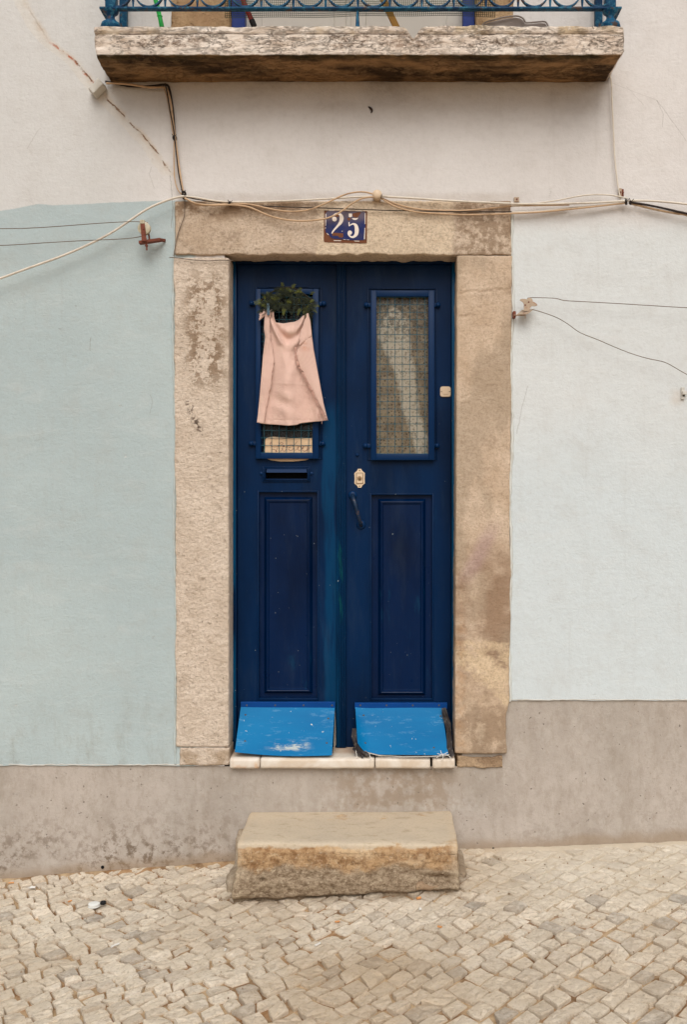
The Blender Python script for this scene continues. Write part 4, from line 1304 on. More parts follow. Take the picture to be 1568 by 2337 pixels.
# kick plates: thin painted boards nailed at the head, splayed out at the foot
def kick(tl, tr, bl, br_, round_left=False):
    rows, cols = 22, 34
    vs = []
    for r_ in range(rows):
        v = r_ / (rows - 1)
        y = YD - 0.012 - 0.142 * v ** 1.15
        for c_ in range(cols):
            u = c_ / (cols - 1)
            t_ = (tl[0] + (tr[0] - tl[0]) * u, tl[1] + (tr[1] - tl[1]) * u)
            bb = (bl[0] + (br_[0] - bl[0]) * u, bl[1] + (br_[1] - bl[1]) * u + 5 * math.sin(math.pi * u) * (0 if round_left else 1))
            if round_left:
                w = max(0, 1 - u / 0.16)
                bb = (bb[0] + 0, bb[1] - 26 * w ** 2)
            q = (t_[0] + (bb[0] - t_[0]) * v, t_[1] + (bb[1] - t_[1]) * v)
            yy = y + 0.006 * math.sin(u * 5 + 1) * v
            vs.append(Vector(P(q[0], q[1], yy)))
    n = rows * cols
    vs2 = [v_ + Vector((0, 0.0035, 0)) for v_ in vs]
    fs = [(a * cols + b_, a * cols + b_ + 1, (a + 1) * cols + b_ + 1, (a + 1) * cols + b_) for a in range(rows - 1) for b_ in range(cols - 1)]
    fs2 = [tuple(i + n for i in f[::-1]) for f in fs]
    edge = [c_ for c_ in range(cols)] + [r_ * cols + cols - 1 for r_ in range(1, rows)] + [(rows - 1) * cols + c_ for c_ in range(cols - 2, -1, -1)] + [r_ * cols for r_ in range(rows - 2, 0, -1)]
    fs3 = [(edge[i], edge[i] + n, edge[(i + 1) % len(edge)] + n, edge[(i + 1) % len(edge)]) for i in range(len(edge))]
    o = MB().add(vs + vs2, fs + fs2 + fs3).build('kick_plate', M['kick'], door, True)
    def at(u, v):
        return vs[int(round(v * (rows - 1))) * cols + int(round(u * (cols - 1)))]
    return o, at
kl, atl = kick((550.5, 1604), (764.5, 1606), (535.5, 1716), (757.5, 1723))
MB().box(X(549.5, .118), X(765, .118), 0.1105, 0.1255, Z(1615.5, .115), Z(1601, .115), 0.0015).build('cover_strip', M['kick_edge'], kl)
kr, atr = kick((810.5, 1606), (1008, 1606), (816, 1721), (1024, 1723), True)
MB().box(X(809.5, .118), X(1021, .118), 0.1105, 0.1255, Z(1617, .115), Z(1603, .115), 0.0015).build('cover_strip', M['kick_edge'], kr)
for k_, at_, spots in ((kl, atl, ((.05, .22), (.93, .28), (.1, .75), (.95, .76))), (kr, atr, ((.09, .24), (.98, .24), (.86, .84), (.08, .82)))):
    for (u, v) in spots:
        p_ = at_(u, v)
        MB().lathe(p_ + Vector((0, 0.0005, 0)), [(0.0048, 0.0), (0.0046, -0.0015), (0.002, -0.002)], 'y', 12).build('plate_screw', M['screw'], k_, True)
    for u in (.05, .36, .67, .96):
        p_ = at_(u, 0.0)
        MB().lathe((p_[0], 0.1108, Z(1609, .11)), [(0.004, 0.0), (0.0038, -0.0015)], 'y', 10).build('strip_screw', M['screw'], k_, True)
# side board closing the gap under the splayed plate
MB().add([P(765, 1618, .105), P(767, 1690, .105), P(761, 1720, -.01), P(765, 1618, .120), P(767, 1700, .120), P(766, 1700, .115)], [(0, 1, 2), (3, 5, 4), (0, 2, 5, 3), (1, 4, 5, 2), (0, 3, 4, 1)]).build('side_board', M['tarwhite'], kl)
# black weather tape torn loose round the second plate
def tape(pts_, w, name, mat, parent):
    vs, fs = [], []
    q = [Vector(p) for p in pts_]
    for i, p_ in enumerate(q):
        t_ = (q[min(i + 1, len(q) - 1)] - q[max(i - 1, 0)]).normalized()
        s_ = t_.cross(Vector((0, 1, 0))).normalized() * (w / 2 * random.uniform(0.75, 1.2))
        j = Vector((0, random.uniform(-.004, .004), 0))
        vs += [p_ - s_ + j, p_ + j * -1 + Vector((0, -0.004, 0)), p_ + s_ + j, p_ + Vector((0, 0.004, 0))]
    for i in range(len(q) - 1):
        for k in range(4):
            fs.append((i * 4 + k, i * 4 + (k + 1) % 4, (i + 1) * 4 + (k + 1) % 4, (i + 1) * 4 + k))
    fs += [(3, 2, 1, 0), tuple((len(q) - 1) * 4 + k for k in range(4))]
    return MB().add(vs, fs).build(name, mat, parent)
tape([P(1013, 1615, .088), P(1016, 1632, .07), P(1022, 1650, .055), P(1025, 1668, .03), P(1026, 1690, .01), P(1027, 1712, -.01), P(1031, 1726, -.028)], 0.026, 'weather_tape', M['tape'], kr)
tape([P(811, 1662, .05), P(810, 1680, .03), P(812, 1697, .01), P(818, 1708, -.005), P(830, 1718, -.018), P(840, 1724, -.026)], 0.026, 'weather_tape', M['tape'], kr)
tape([P(806, 1706, .0), P(812, 1712, -.01), P(822, 1719, -.02), P(829, 1728, -.03)], 0.012, 'weather_tape', M['tape'], kr)
tape([P(817, 1664, .045), P(817, 1690, .02), P(824, 1705, .0), P(838, 1716, -.018), P(866, 1723, -.03), P(920, 1726.5, -.034), P(980, 1726, -.034), P(1016, 1724, -.034), P(1026, 1721, -.034)], 0.0045, 'torn_edge', M['tarwhite'], kr)
for pp in ([(1006, 1712), (1010, 1722), (1022, 1716)], [(998, 1719), (1012, 1724), (1008, 1734)], [(1010, 1720), (1024, 1724), (1030, 1731)], [(812, 1712), (815, 1728)], [(842, 1718), (846, 1729), (843, 1734)], [(1008, 1722), (996, 1729)]):
    MB().tube([P(a, c, -0.037 - 0.003 * i) for i, (a, c) in enumerate(pp)], 0.0014, 5).build('torn_thread', M['litter'], kr, True)

# ------------------------------------------------------------------ balcony
YB = -0.26
balc = thing('balcony', 'projecting stone balcony slab with crusted fascia and blackened underside', 'balcony')
zT, zB = Z(59, YB), Z(128, YB)
def balc_warp(V, N):
    fr = np.clip((YB + 0.04 - V[:, 1]) / 0.03, 0, 1)
    # profile: lip, groove, crusted belt, plain lower band
    zt_ = (V[:, 2] - zB) / (zT - zB)
    groove = np.exp(-((zt_ - 0.765) / 0.022) ** 2) * 0.011 + np.exp(-((zt_ - 0.27) / 0.015) ** 2) * 0.0035
    belt = np.clip((zt_ - 0.27) * 30, 0, 1) * np.clip((0.76 - zt_) * 30, 0, 1) * 0.003
    rgh = 0.003 + 0.006 * np.clip((zt_ - 0.25) * 20, 0, 1)
    VV = V * [0.6, 1, 1.5]
    V[:, 1] += fr * (groove + belt + rgh * fbm(VV, 28, 4, 2.0) * 0.7)
    up = np.clip((zt_ - 0.9) / 0.1, 0, 1)
    V[:, 2] += up * 0.004 * fbm(V, 9, 3, 3.0)
    lo = np.clip((0.12 - zt_) / 0.12, 0, 1)
    V[:, 2] += lo * (0.003 * fbm(V, 12, 3, 4.0) + 0.008 * np.maximum(0, fbm(V, 7, 3, 44.0) - 0.35) * fr)
    # chipped notch in the lip
    xn = X(944, YB)
    V[:, 2] -= np.exp(-((V[:, 0] - xn) / 0.022) ** 2) * np.clip((zt_ - 0.35) / 0.65, 0, 1) * 0.045
    V[:, 1] += fr * np.exp(-((V[:, 0] - xn) / 0.010) ** 2) * np.clip((zt_ - 0.1), 0, 1) * 0.008
    # broken ends
    for s_, xe in ((-1, X(213, YB)), (1, X(1427, YB))):
        m = np.clip(1 - np.abs(V[:, 0] - xe) / 0.05, 0, 1)
        V[:, 0] -= s_ * m * (np.abs(fbm(V, 14, 3, 9.0)) * 0.010)
    # right end underside falls back to the wall
    e = np.clip((V[:, 0] - X(1370, YB)) / 0.08, 0, 1) * np.clip((0.2 - zt_) / 0.2, 0, 1)
    V[:, 0] -= e * 0.02
    return V
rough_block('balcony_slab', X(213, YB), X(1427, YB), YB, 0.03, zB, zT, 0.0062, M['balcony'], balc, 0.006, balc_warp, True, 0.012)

# railing
YR = -0.232
zr = Z(15, YR)
xr0, xr1 = X(226, YR), X(1420, YR)
RT = zr + 0.93
b = MB(); b.box(xr0, xr1, YR - 0.002, YR + 0.026, zr - 0.009, zr, 0.0015)
for xe in (xr0, xr1 - 0.028): b.box(xe, xe + 0.028, YR + 0.0265, -0.01, zr - 0.009, zr, 0.0015)
b.build('bottom_rail', M['rail'], balc, True)
b = MB(); b.box(xr0 - 0.005, xr1 + 0.005, YR - 0.006, YR + 0.034, RT, RT + 0.014, 0.003)
for xe in (xr0, xr1 - 0.034): b.box(xe, xe + 0.034, YR + 0.0345, -0.01, RT, RT + 0.014, 0.003)
b.build('hand_rail', M['rail'], balc, True)
YC = YR + 0.012
pitch = 73.3 / F * (YC - CAMY)
x0c = X(340, YC) - pitch
rad = 0.060
proto = {}
def put_mesh(name, mesh_key, builder, x):
    if mesh_key not in proto:
        o = builder(); proto[mesh_key] = o
    else:
        o = proto[mesh_key].copy(); COL.objects.link(o)
    o.parent = balc
    o.location = (x, 0, 0)
    return o
def ring_b():
    b = MB(); n = 28
    vs, fs = [], []
    for k in range(n):
        a = 2 * math.pi * k / n
        for rr_, yy in ((rad, YC - 0.008), (rad, YC + 0.008), (rad - 0.0055, YC + 0.008), (rad - 0.0055, YC - 0.008)):
            vs.append((rr_ * math.cos(a), yy, zr + 0.001 + rad + rr_ * math.sin(a)))
    for k in range(n):
        for j in range(4):
            fs.append((k * 4 + j, k * 4 + (j + 1) % 4, ((k + 1) % n) * 4 + (j + 1) % 4, ((k + 1) % n) * 4 + j))
    return b.add(vs, fs).build('scroll_ring', M['rail'], balc, True)
def bal_b():
    b = MB()
    b.tube([(0, YC, zr + 0.001), (0, YC, zr + 0.03), (0, YC, RT)], 0.005, 8, False, [0.0030, 0.0056, 0.0056])
    b.lathe((0, YC, zr + 0.45), [(0.006, -0.03), (0.012, -0.015), (0.014, 0), (0.012, 0.015), (0.006, 0.03)], 'z', 12)
    return b.build('baluster', M['rail'], balc, True)
k = 0
x = x0c
while x < xr1 - 0.03:
    if x > xr0 + rad * 0.6: put_mesh('scroll_ring', 'ring', ring_b, x)
    if xr0 + 0.03 < x + pitch / 2 < xr1 - 0.03: put_mesh('baluster', 'bal', bal_b, x + pitch / 2)
    x += pitch
def post(px_, lean):
    b = MB()
    c = Vector((X(px_, YR + .01), YR + 0.014, zT + 0.002))
    b.lathe(c, [(0.036, 0), (0.042, 0.012), (0.038, 0.026), (0.024, 0.036), (0.016, 0.048), (0.017, 0.060), (0.030, 0.070), (0.033, zr - 0.012 - zT)], 'z', 20)
    b.build('rail_foot', M['rail'], balc, True)
    b = MB()
    b.box(c[0] - 0.022 + lean, c[0] + 0.022 + lean, c[1] - 0.012, c[1] + 0.032, zr + 0.001, RT - 0.001, 0.003)
    b.build('corner_post', M['rail'], balc, True)
post(252, 0.0); post(1394, 0.0)
for q in (268, 1378):
    b = MB(); xx = X(q, -0.12)
    b.box(xx - 0.016, xx + 0.016, -0.035, -0.005, zT - 0.002, RT, 0.003); b.build('wall_post', M['rail'], balc, True)
b = MB(); b.tube([(X(816, YC), YC, zT - 0.001), (X(816, YC), YC, zT + 0.022), (X(816, YC), YC, zr - 0.008)], 0.006, 10, False, [0.0095, 0.0085, 0.005]); b.build('rail_stay', M['rail'], balc, True)

# upper floor french window
yw = 0.05
M['pit'] = mat_stone('tan_pitted_stone', S(188, 158, 122), S(168, 136, 102), S(118, 90, 62), 26, 12.0, 0.6)
zlo, zhi = 3.46, 5.6
for a, c in ((391, 526), (1085, 1172)):
    rough_block('window_jamb', X(a), X(c), -0.012, 0.2, zlo, 5.4, 0.010, M['pit'], wall, 0.006, lambda V, N: V + N * (0.006 * fbm(V, 22, 4, 5.0))[:, None])
win = thing('french_window', 'white panelled french window in a royal blue frame behind the balcony railing', 'window')
b = MB()
b.box(X(526), X(557), 0.02, 0.12, zlo, 5.4, 0.002); b.box(X(1058), X(1085), 0.02, 0.12, zlo, 5.4, 0.002); b.box(X(557), X(1058), 0.02, 0.12, 5.32, 5.4, 0.002)
b.build('window_frame', M['blue_frame'], win)
xe = [X(557), X(790), X(806), X(1058)]
for a, c in ((xe[0], (xe[1] + xe[2]) / 2 - .001), ((xe[1] + xe[2]) / 2 + .001, xe[3])):
    b = MB()
    b.box(a, c, 0.075, 0.11, zlo, 5.32)
    ps = b.build('window_leaf', M['white_door'], win)
    for z0_, z1_ in ((3.56, 3.95), (4.05, 4.6), (4.65, 5.25)):
        MB().box(a + 0.07, c - 0.07, 0.066, 0.0745, z0_, z1_, 0.003).build('leaf_panel', M['white_door'], ps)
MB().box(X(789), X(799), 0.060, 0.0745, zlo, 5.32, 0.002).build('meeting_strip', M['white_door'], win)

# netting tied inside the railing
def net():
    x0_, x1_ = X(514, -.20), X(1131, -.20)
    zb_, zt_ = Z(38, -.20), Z(38, -.20) + 0.55
    b = MB(); w = 0.0011
    p_ = 0.0085
    y0_ = -0.200
    n = int((x1_ - x0_) / p_)
    for i in range(n + 1):
        x = x0_ + i * p_; sag = lambda x: 0.004 * math.sin(x * 5) + 0.002 * math.sin(x * 17)
        b.add([(x - w, y0_, zb_ + sag(x)), (x + w, y0_, zb_ + sag(x)), (x + w, y0_ + 0.01 * math.sin(x * 9), zt_), (x - w, y0_ + 0.01 * math.sin(x * 9), zt_)], [(0, 1, 2, 3)])
        b.add([(x, y0_ - w, zb_ + sag(x)), (x, y0_ + w, zb_ + sag(x)), (x, y0_ + w + 0.01 * math.sin(x * 9), zt_), (x, y0_ - w + 0.01 * math.sin(x * 9), zt_)], [(0, 1, 2, 3)])
    m = int((zt_ - zb_) / p_)
    xs_ = np.linspace(x0_, x1_, 50)
    for j in range(m + 1):
        t_ = j / m
        k0 = len(b.v)
        for x in xs_:
            z = zb_ + (0.004 * math.sin(x * 5) + 0.002 * math.sin(x * 17)) * (1 - t_) + j * p_
            y = y0_ + 0.01 * math.sin(x * 9) * t_ - 0.0005
            b.v += [(x, y, z - w * 0.9), (x, y, z + w * 0.9)]
        b.f += [(k0 + 2 * i, k0 + 2 * i + 2, k0 + 2 * i + 3, k0 + 2 * i + 1) for i in range(len(xs_) - 1)]
    return mesh_obj('safety_net', b.v, b.f, M['net'])
tag(net(), 'dark green plastic mesh netting tied along the inside of the balcony railing', 'netting')

# things left on the balcony
b = MB(); ya = -0.15
b.tube([P(369, 62, ya), P(364.5, 40, ya), P(360, 20, ya), P(353, -5, ya), P(340, -40, ya), P(322, -120, ya)], 0.009, 12, True, [0.0105, 0.0092, 0.0105, 0.0092, 0.010, 0.0088, 0.009])
for q in ((364.2, 37), (359.8, 17), (350, -12)): b.lathe(P(q[0], q[1], ya), [(0.009, -0.004), (0.0118, -0.001), (0.0118, 0.001), (0.009, 0.004)], 'z', 12)
tag(b.build('plant_stake', M['green'], None, True), 'bright green jointed plastic stake leaning on the balcony floor', 'plant stake')
br = thing('broom_handle', 'red handle with black rubber tip leaning behind the balcony netting', 'broom handle')
MB().tube([P(574, 46, -.12), P(559, 12, -.12), P(520, -80, -.12)], 0.0105, 12, False).build('handle', M['red'], br, True)
MB().tube([P(580, 60, -.12), P(574, 46, -.12)], 0.0125, 12, False).build('rubber_tip', M['rubber'], br, True)
b = MB()
pa, pb = Vector(P(905, 60, -.14)), Vector(P(862, -30, -.14))
b.add([pa + Vector((-.014, 0, 0)), pa + Vector((.014, 0, 0)), pb + Vector((.014, 0, 0)), pb + Vector((-.014, 0, 0)), pa + Vector((-.014, .018, 0)), pa + Vector((.014, .018, 0)), pb + Vector((.014, .018, 0)), pb + Vector((-.014, .018, 0))],
      [(0, 1, 2, 3), (7, 6, 5, 4), (0, 4, 5, 1), (1, 5, 6, 2), (2, 6, 7, 3), (3, 7, 4, 0)])
tag(b.build('wooden_slat', M['wood']), 'yellow wooden slat leaning diagonally behind the netting', 'slat')
# grey plastic lid lying on edge
prof = [(1100, 60), (1107, 52), (1124, 46), (1150, 39.5), (1176, 36.5), (1188, 38.5), (1195, 43), (1200, 51), (1206, 52), (1235, 49.5), (1246, 50.5), (1252, 60)]
yt = -0.17
bkt = thing('plastic_lid', 'curved grey plastic lid lying on the balcony ledge near its corner post', 'lid')
MB().poly([(X(a, yt), Z(c, yt)) for a, c in prof], yt + 0.012, yt + 0.018).build('lid_panel', M['grey_plastic'], bkt)
MB().tube([P(a, c, yt) for a, c in prof], 0.0035, 8, True).build('lid_rim', M['grey_plastic'], bkt, True)

# ------------------------------------------------------------------ stone step
def step_warp(V, N):
    lo = np.clip((0.16 - V[:, 2]) / 0.05, 0, 1)
    amp = 0.0018 + 0.007 * lo
    VV = V * [0.7, 1, 1.4]
    V = V + N * (amp * fbm(VV, 16, 4, 3.0) + 0.0035 * lo * fbm(VV, 45, 3, 6.0))[:, None]
    fr = np.clip((-0.32 - V[:, 1]) / 0.06, 0, 1)
    # foot is undercut and the lower half of the face leans out
    V[:, 1] += fr * (-0.048 * np.clip((0.15 - V[:, 2]) / 0.15, 0, 1) + 0.03 * np.clip((0.010 - (V[:, 2] - np.interp(V[:, 0], _GX, _GZ)) + 0.006 * fbm(V * [1, 0, 0], 14, 3, 2.0)) / 0.012, 0, 1))
    # top falls slightly and is chipped along the front arris
    top = V[:, 2] > 0.17
    V[:, 2] += np.where(top, 0.004 * fbm(V, 3, 2, 1.0), 0)
    ar = np.clip(1 - np.abs(V[:, 1] + 0.402) / 0.03, 0, 1) * (V[:, 2] > 0.15)
    V[:, 2] -= ar * np.maximum(0, fbm(V, 13, 3, 12.0)) * 0.020
    V[:, 0] += np.clip((0.1 - V[:, 2]) / 0.1, 0, 1) * np.where(V[:, 0] < 0, -0.012, 0.002)
    # broken bite near the right foot
    bite = np.exp(-(((V[:, 0] - 0.40) / 0.07) ** 2 + ((V[:, 2] - 0.055) / 0.016) ** 2)) * fr
    V[:, 1] += bite * 0.035
    for (hx, hz, hr) in ((-0.305, 0.055, 0.006),):
        V[:, 1] += np.exp(-(((V[:, 0] - hx) / hr) ** 2 + ((V[:, 2] - hz) / hr) ** 2)) * fr * 0.02
    return V
stp = rough_block('stone_step', -0.412, 0.474, -0.405, 0.02, -0.075, 0.189, 0.0062, M['step'], None, 0.011, step_warp)
tag(stp, 'worn limestone doorstep block with smooth cream top and rough brown front', 'step')
# rubble and mortar packing at the ends of the step
mo = rough_block('mortar_patch', -0.470, -0.400, -0.34, 0.012, -0.12, 0.02, 0.008, M['mortar'], None, 0.03, lambda V, N: V + N * (0.010 * fbm(V, 16, 4, 2.0))[:, None] + np.stack([0.0 * V[:, 0], 0 * V[:, 0], 0.10 * np.clip((V[:, 1] + 0.14) / 0.14, 0, 1) ** 2 * (V[:, 2] > -0.05)], 1))
tag(mo, 'crumbling rubble and mortar packed between the doorstep and the darker plinth', 'mortar')
mo2 = rough_block('mortar_patch', 0.468, 0.520, -0.30, 0.012, -0.08, 0.032, 0.012, M['mortar'], None, 0.02, lambda V, N: V + N * (0.004 * fbm(V, 12, 3, 5.0))[:, None])
tag(mo2, 'smooth mortar fillet filling the gap at the uphill end of the doorstep', 'mortar')
mo3 = rough_block('stone_flake', 0.300, 0.400, -0.446, -0.40, 0.018, 0.046, 0.006, M['rubble'], None, 0.018, lambda V, N: np.stack([V[:, 0], V[:, 1], V[:, 2] - 0.02 * np.clip((V[:, 0] - 0.33) / 0.08, 0, 1) + 0.012 * np.clip((V[:, 0] - 0.36) / 0.04, 0, 1)], 1) + N * (0.009 * fbm(V, 24, 4, 7.0))[:, None])
tag(mo3, 'orange stone flake wedged under the uphill end of the doorstep', 'stone')

# ------------------------------------------------------------------ number plate
ys_ = -0.016
np_ = thing('number_plate', 'blue enamel house number plate with white 25 and rusted corners on the lintel', 'sign')
SX, SY = 721.3, 451.6
def cp(a, c): return (X(SX + a * .08, ys_ - .006), Z(SY + c * .08, ys_ - .006))
MB().poly([cp(*q) for q in ((232, 345), (1460, 368), (1448, 1275), (900, 1272), (235, 1255), (215, 1200))], ys_ - 0.001, ys_ + 0.004).build('plate_back', M['rustplate'], np_)
MB().poly([cp(*q) for q in ((330, 365), (900, 372), (1385, 378), (1415, 420), (1400, 1170), (1350, 1195), (1000, 1195), (700, 1170), (480, 1150), (410, 1110), (370, 1040), (270, 970), (255, 700), (262, 440))], ys_ - 0.0028, ys_ - 0.0008).build('plate_face', M['enamel'], np_)
def ribbon(pts_, ws, y, name, mat, parent, smooth=True):
    """flat stroke of changing width, x,z points"""
    q = [Vector((p[0], 0, p[1])) for p in pts_]
    n = 8
    dense, wd = [], []
    for i in range(len(q) - 1):
        a = q[max(i - 1, 0)]; b_ = q[i]; c_ = q[i + 1]; e = q[min(i + 2, len(q) - 1)]
        for k in range(n):
            t_ = k / n
            dense.append(0.5 * ((2 * b_) + (c_ - a) * t_ + (2 * a - 5 * b_ + 4 * c_ - e) * t_ * t_ + (3 * b_ - a - 3 * c_ + e) * t_ ** 3))
            wd.append(ws[i] + (ws[i + 1] - ws[i]) * t_)
    dense.append(q[-1]); wd.append(ws[-1])
    vs, fs = [], []
    for i, p_ in enumerate(dense):
        t_ = (dense[min(i + 1, len(dense) - 1)] - dense[max(i - 1, 0)]).normalized()
        s_ = Vector((-t_.z, 0, t_.x)) * wd[i] / 2
        vs += [(p_ + s_ + Vector((0, y, 0))), (p_ - s_ + Vector((0, y, 0))), (p_ - s_ + Vector((0, y + .0008, 0))), (p_ + s_ + Vector((0, y + .0008, 0)))]
    for i in range(len(dense) - 1):
        for k in range(4):
            fs.append((i * 4 + k, i * 4 + (k + 1) % 4, (i + 1) * 4 + (k + 1) % 4, (i + 1) * 4 + k))
    return MB().add(vs, fs)
u_ = 0.08 / F * 4.38
yn = ys_ - 0.0038
# figure 2
m = ribbon([cp(*q) for q in ((480, 590), (500, 500), (590, 440), (690, 470), (728, 560), (705, 680), (620, 790), (530, 890), (475, 960), (448, 1010))], [w * u_ for w in (40, 50, 40, 70, 118, 100, 62, 46, 38, 24)], yn, None, None, None)
cc = cp(527, 600); m.lathe((cc[0], yn - 0.0001, cc[1]), [(66 * u_, 0.0008), (66 * u_, 0)], 'y', 20)
m.build('numeral_two', M['enamel_white'], np_)
# figure 5
m = ribbon([cp(*q) for q in ((940, 800), (990, 760), (1070, 735), (1140, 790), (1162, 910), (1145, 1030), (1070, 1105), (990, 1100), (930, 1040), (918, 985))], [w * u_ for w in (14, 30, 50, 92, 118, 100, 62, 46, 40, 40)], yn, None, None, None)
cc = cp(965, 985); m.lathe((cc[0], yn - 0.0001, cc[1]), [(62 * u_, 0.0008), (62 * u_, 0)], 'y', 20)
m.poly([cp(*q) for q in ((925, 690), (955, 680), (962, 770), (955, 805), (930, 790))], yn - .0002, yn + .0006)
m.poly([cp(*q) for q in ((935, 440), (1025, 440), (1030, 525), (965, 548), (930, 520))], yn, yn + .0008)
m.poly([cp(*q) for q in ((1020, 572), (1080, 572), (1150, 575), (1205, 555), (1180, 600), (1120, 622), (1060, 612))], yn, yn + .0008)
m.build('numeral_five', M['enamel_white'], np_)
m = MB()
for a in (((1395, 430), (1415, 430), (1408, 740), (1392, 740)), ((1388, 850), (1405, 850), (1392, 1170), (1368, 1172)), ((268, 450), (288, 450), (280, 790), (262, 790)), ((260, 830), (276, 830), (272, 880), (262, 880)),
          ((495, 1202), (725, 1208), (700, 1224), (510, 1222)), ((770, 1172), (850, 1180), (850, 1190), (790, 1184)), ((1075, 1215), (1245, 1220), (1230, 1238), (1110, 1232)), ((880, 1182), (950, 1188), (945, 1197), (885, 1194)), ((370, 350), (510, 350), (510, 362), (370, 362)), ((1115, 352), (1330, 358), (1330, 378), (1120, 374)), ((730, 935), (762, 938), (738, 962)), ((310, 985), (330, 1010), (362, 1050), (345, 1055), (312, 1015))):
    MB().poly([cp(*q) for q in a], yn, yn + .0008).build('plate_border', M['enamel_white'], np_)
m = MB()
for a in (((470, 985), (620, 992), (775, 1005), (780, 1090), (740, 1128), (650, 1118), (630, 1075), (460, 1068)), ((890, 565), (985, 560), (990, 600), (940, 650), (895, 610)), ((1045, 440), (1180, 400), (1290, 400), (1240, 480), (1190, 550), (1100, 555), (1040, 500)), ((560, 470), (650, 470), (660, 520), (560, 540))):
    MB().poly([cp(*q) for q in a], yn + .0002, yn + .0010).build('rust_scab', M['rustplate'], np_)

# ------------------------------------------------------------------ cables
def cable(label, pts_, r, mat, y=-0.03, name='cable', group=None, cat='cable', yl=None):
    ys = yl or [y] * len(pts_)
    rr_ = None
    return tag(MB().tube([P(a, c, yy) for (a, c), yy in zip(pts_, ys)], r, 8, True, rr_).build(name, mat, None, True), label, cat, group)
cable('thick white cable sagging from the lintel corner down across the pale blue wall', [(-260, 720), (-120, 678), (0, 635), (60, 613), (130, 588), (190, 563), (250, 533), (300, 500), (335, 477), (370, 461), (400, 451), (420, 447.5)], 0.0052, M['white_cable'], -0.055)
cable('white cable running straight along the top of the lintel from clip to junction knob', [(420, 447.5), (450, 451), (485, 457.5), (520, 460.5), (570, 461), (632, 459), (700, 456), (760, 452.5), (820, 449), (856, 448)], 0.0042, M['white_cable'], -0.032)
cable('tan cable looping below the lintel top then arching up over the plate', [(420, 450), (436, 460), (455, 467.5), (490, 467), (520, 465.3), (568, 466), (616, 476.5), (640, 480.5), (664, 482.5), (690, 481), (712, 476.5), (736, 467), (760, 456), (784, 445), (808, 439), (832, 438), (853, 443)], 0.0036, M['tan_cable'], -0.036)
cable('tan cable sagging lowest, passing over a corner of the blue number plate', [(421, 452), (445, 463.5), (480, 468), (527, 467.5), (560, 470.5), (580, 477), (600, 486), (622, 494.5), (648, 500.5), (672, 503.5), (696, 504), (720, 502), (744, 498.5), (766, 490), (786, 477.5), (804, 464), (824, 453.5), (840, 450), (856, 449.5)], 0.0038, M['tan_cable'], -0.044)
cable('thin black cable stretched taut across the whole lintel above the plate', [(421, 449), (450, 455), (488, 460.5), (520, 465), (560, 467), (620, 471), (752, 475), (878, 479.7), (960, 481.5), (1060, 483), (1168, 483)], 0.0022, M['black_cable'], -0.028)
cable('white cable from the junction knob running just above the uphill half of the lintel', [(862, 447), (900, 449.5), (950, 452.5), (1012, 457), (1090, 461), (1168, 464.5), (1220, 465.5), (1272, 464.7), (1350, 462.5), (1428, 458.5), (1450, 457.5), (1500, 459), (1568, 465.7), (1680, 482)], 0.0046, M['white_cable'], -0.040)
cable('slim white cable humped in a low arch beside the stone surround', [(1168, 471), (1220, 464), (1272, 457), (1312, 449), (1350, 444), (1395, 445), (1434, 453)], 0.0032, M['white_cable'], -0.030)
cable('beige cable sagging under the others across the uphill half of the lintel', [(866, 449), (885, 462), (905, 472), (930, 479.5), (960, 484.5), (1010, 488), (1064, 489.8), (1120, 489), (1168, 487), (1230, 484), (1298, 477.7), (1360, 471), (1430, 463)], 0.0036, M['tan_cable'], -0.034)
cable('ochre cable with short sag ending where the lintel meets white plaster', [(866, 450), (890, 460), (920, 470), (960, 477.7), (1010, 480), (1064, 480), (1120, 475), (1168, 470), (1230, 468.5), (1300, 467)], 0.0038, M['tan_cable'], -0.026)
cable('cream cable drooping shallowly over white plaster towards the tied knot', [(1168, 484), (1230, 482), (1300, 474), (1370, 468), (1430, 461)], 0.0034, M['white_cable'], -0.024)
cable('burnt black cable hanging from the tied knot across white plaster', [(1436, 461), (1470, 466), (1510, 474), (1545, 482), (1568, 487), (1680, 512)], 0.0048, M['black_cable'], -0.036)
cable('brown frayed cable hanging just under the burnt black one', [(1436, 463), (1465, 470), (1500, 478), (1540, 486), (1568, 491), (1680, 520)], 0.0042, M['tan_cable'], -0.030)
cable('pale frayed cable lowest of the bundle leaving the tied knot', [(1436, 464), (1470, 473), (1510, 482), (1550, 489), (1568, 492), (1680, 524)], 0.0030, M['white_cable'], -0.026)
cable('white cable dropping from the balcony corner to the wall clip', [(1393, 172), (1396, 190), (1398, 240), (1401, 300), (1403, 350), (1408, 400), (1413, 436), (1418, 458)], 0.0034, M['white_cable'], -0.022)
# run below the balcony
cable('black cable tucked under the balcony edge from the limewashed block', [(240, 186), (262, 190), (290, 196), (320, 197.5), (350, 196), (378, 193), (386, 203), (392, 235), (396, 270), (398.4, 313)], 0.0050, M['black_cable'], -0.020)
cable('ochre cable tucked beside the black one under the balcony edge', [(242, 190), (270, 190.5), (300, 193), (340, 199.5), (376, 200), (384, 214), (390, 240), (394, 275), (399, 314), (406, 365), (412, 406), (418, 441)], 0.0046, M['tan_cable'], -0.028)
cable('thin dark cable twisted down the wall into the lintel corner tie', [(376, 190), (381, 212), (387, 250), (395, 290), (399, 322), (403, 360), (408, 400), (416, 440)], 0.0028, M['black_cable'], -0.034)
cable('slender tan cable bowing away from the bundle beside the crack', [(372, 196), (380, 220), (388, 260), (392, 290), (396.8, 317), (396.5, 350), (397, 385), (399, 412), (406, 434), (417, 445)], 0.0026, M['tan_cable'], -0.024)
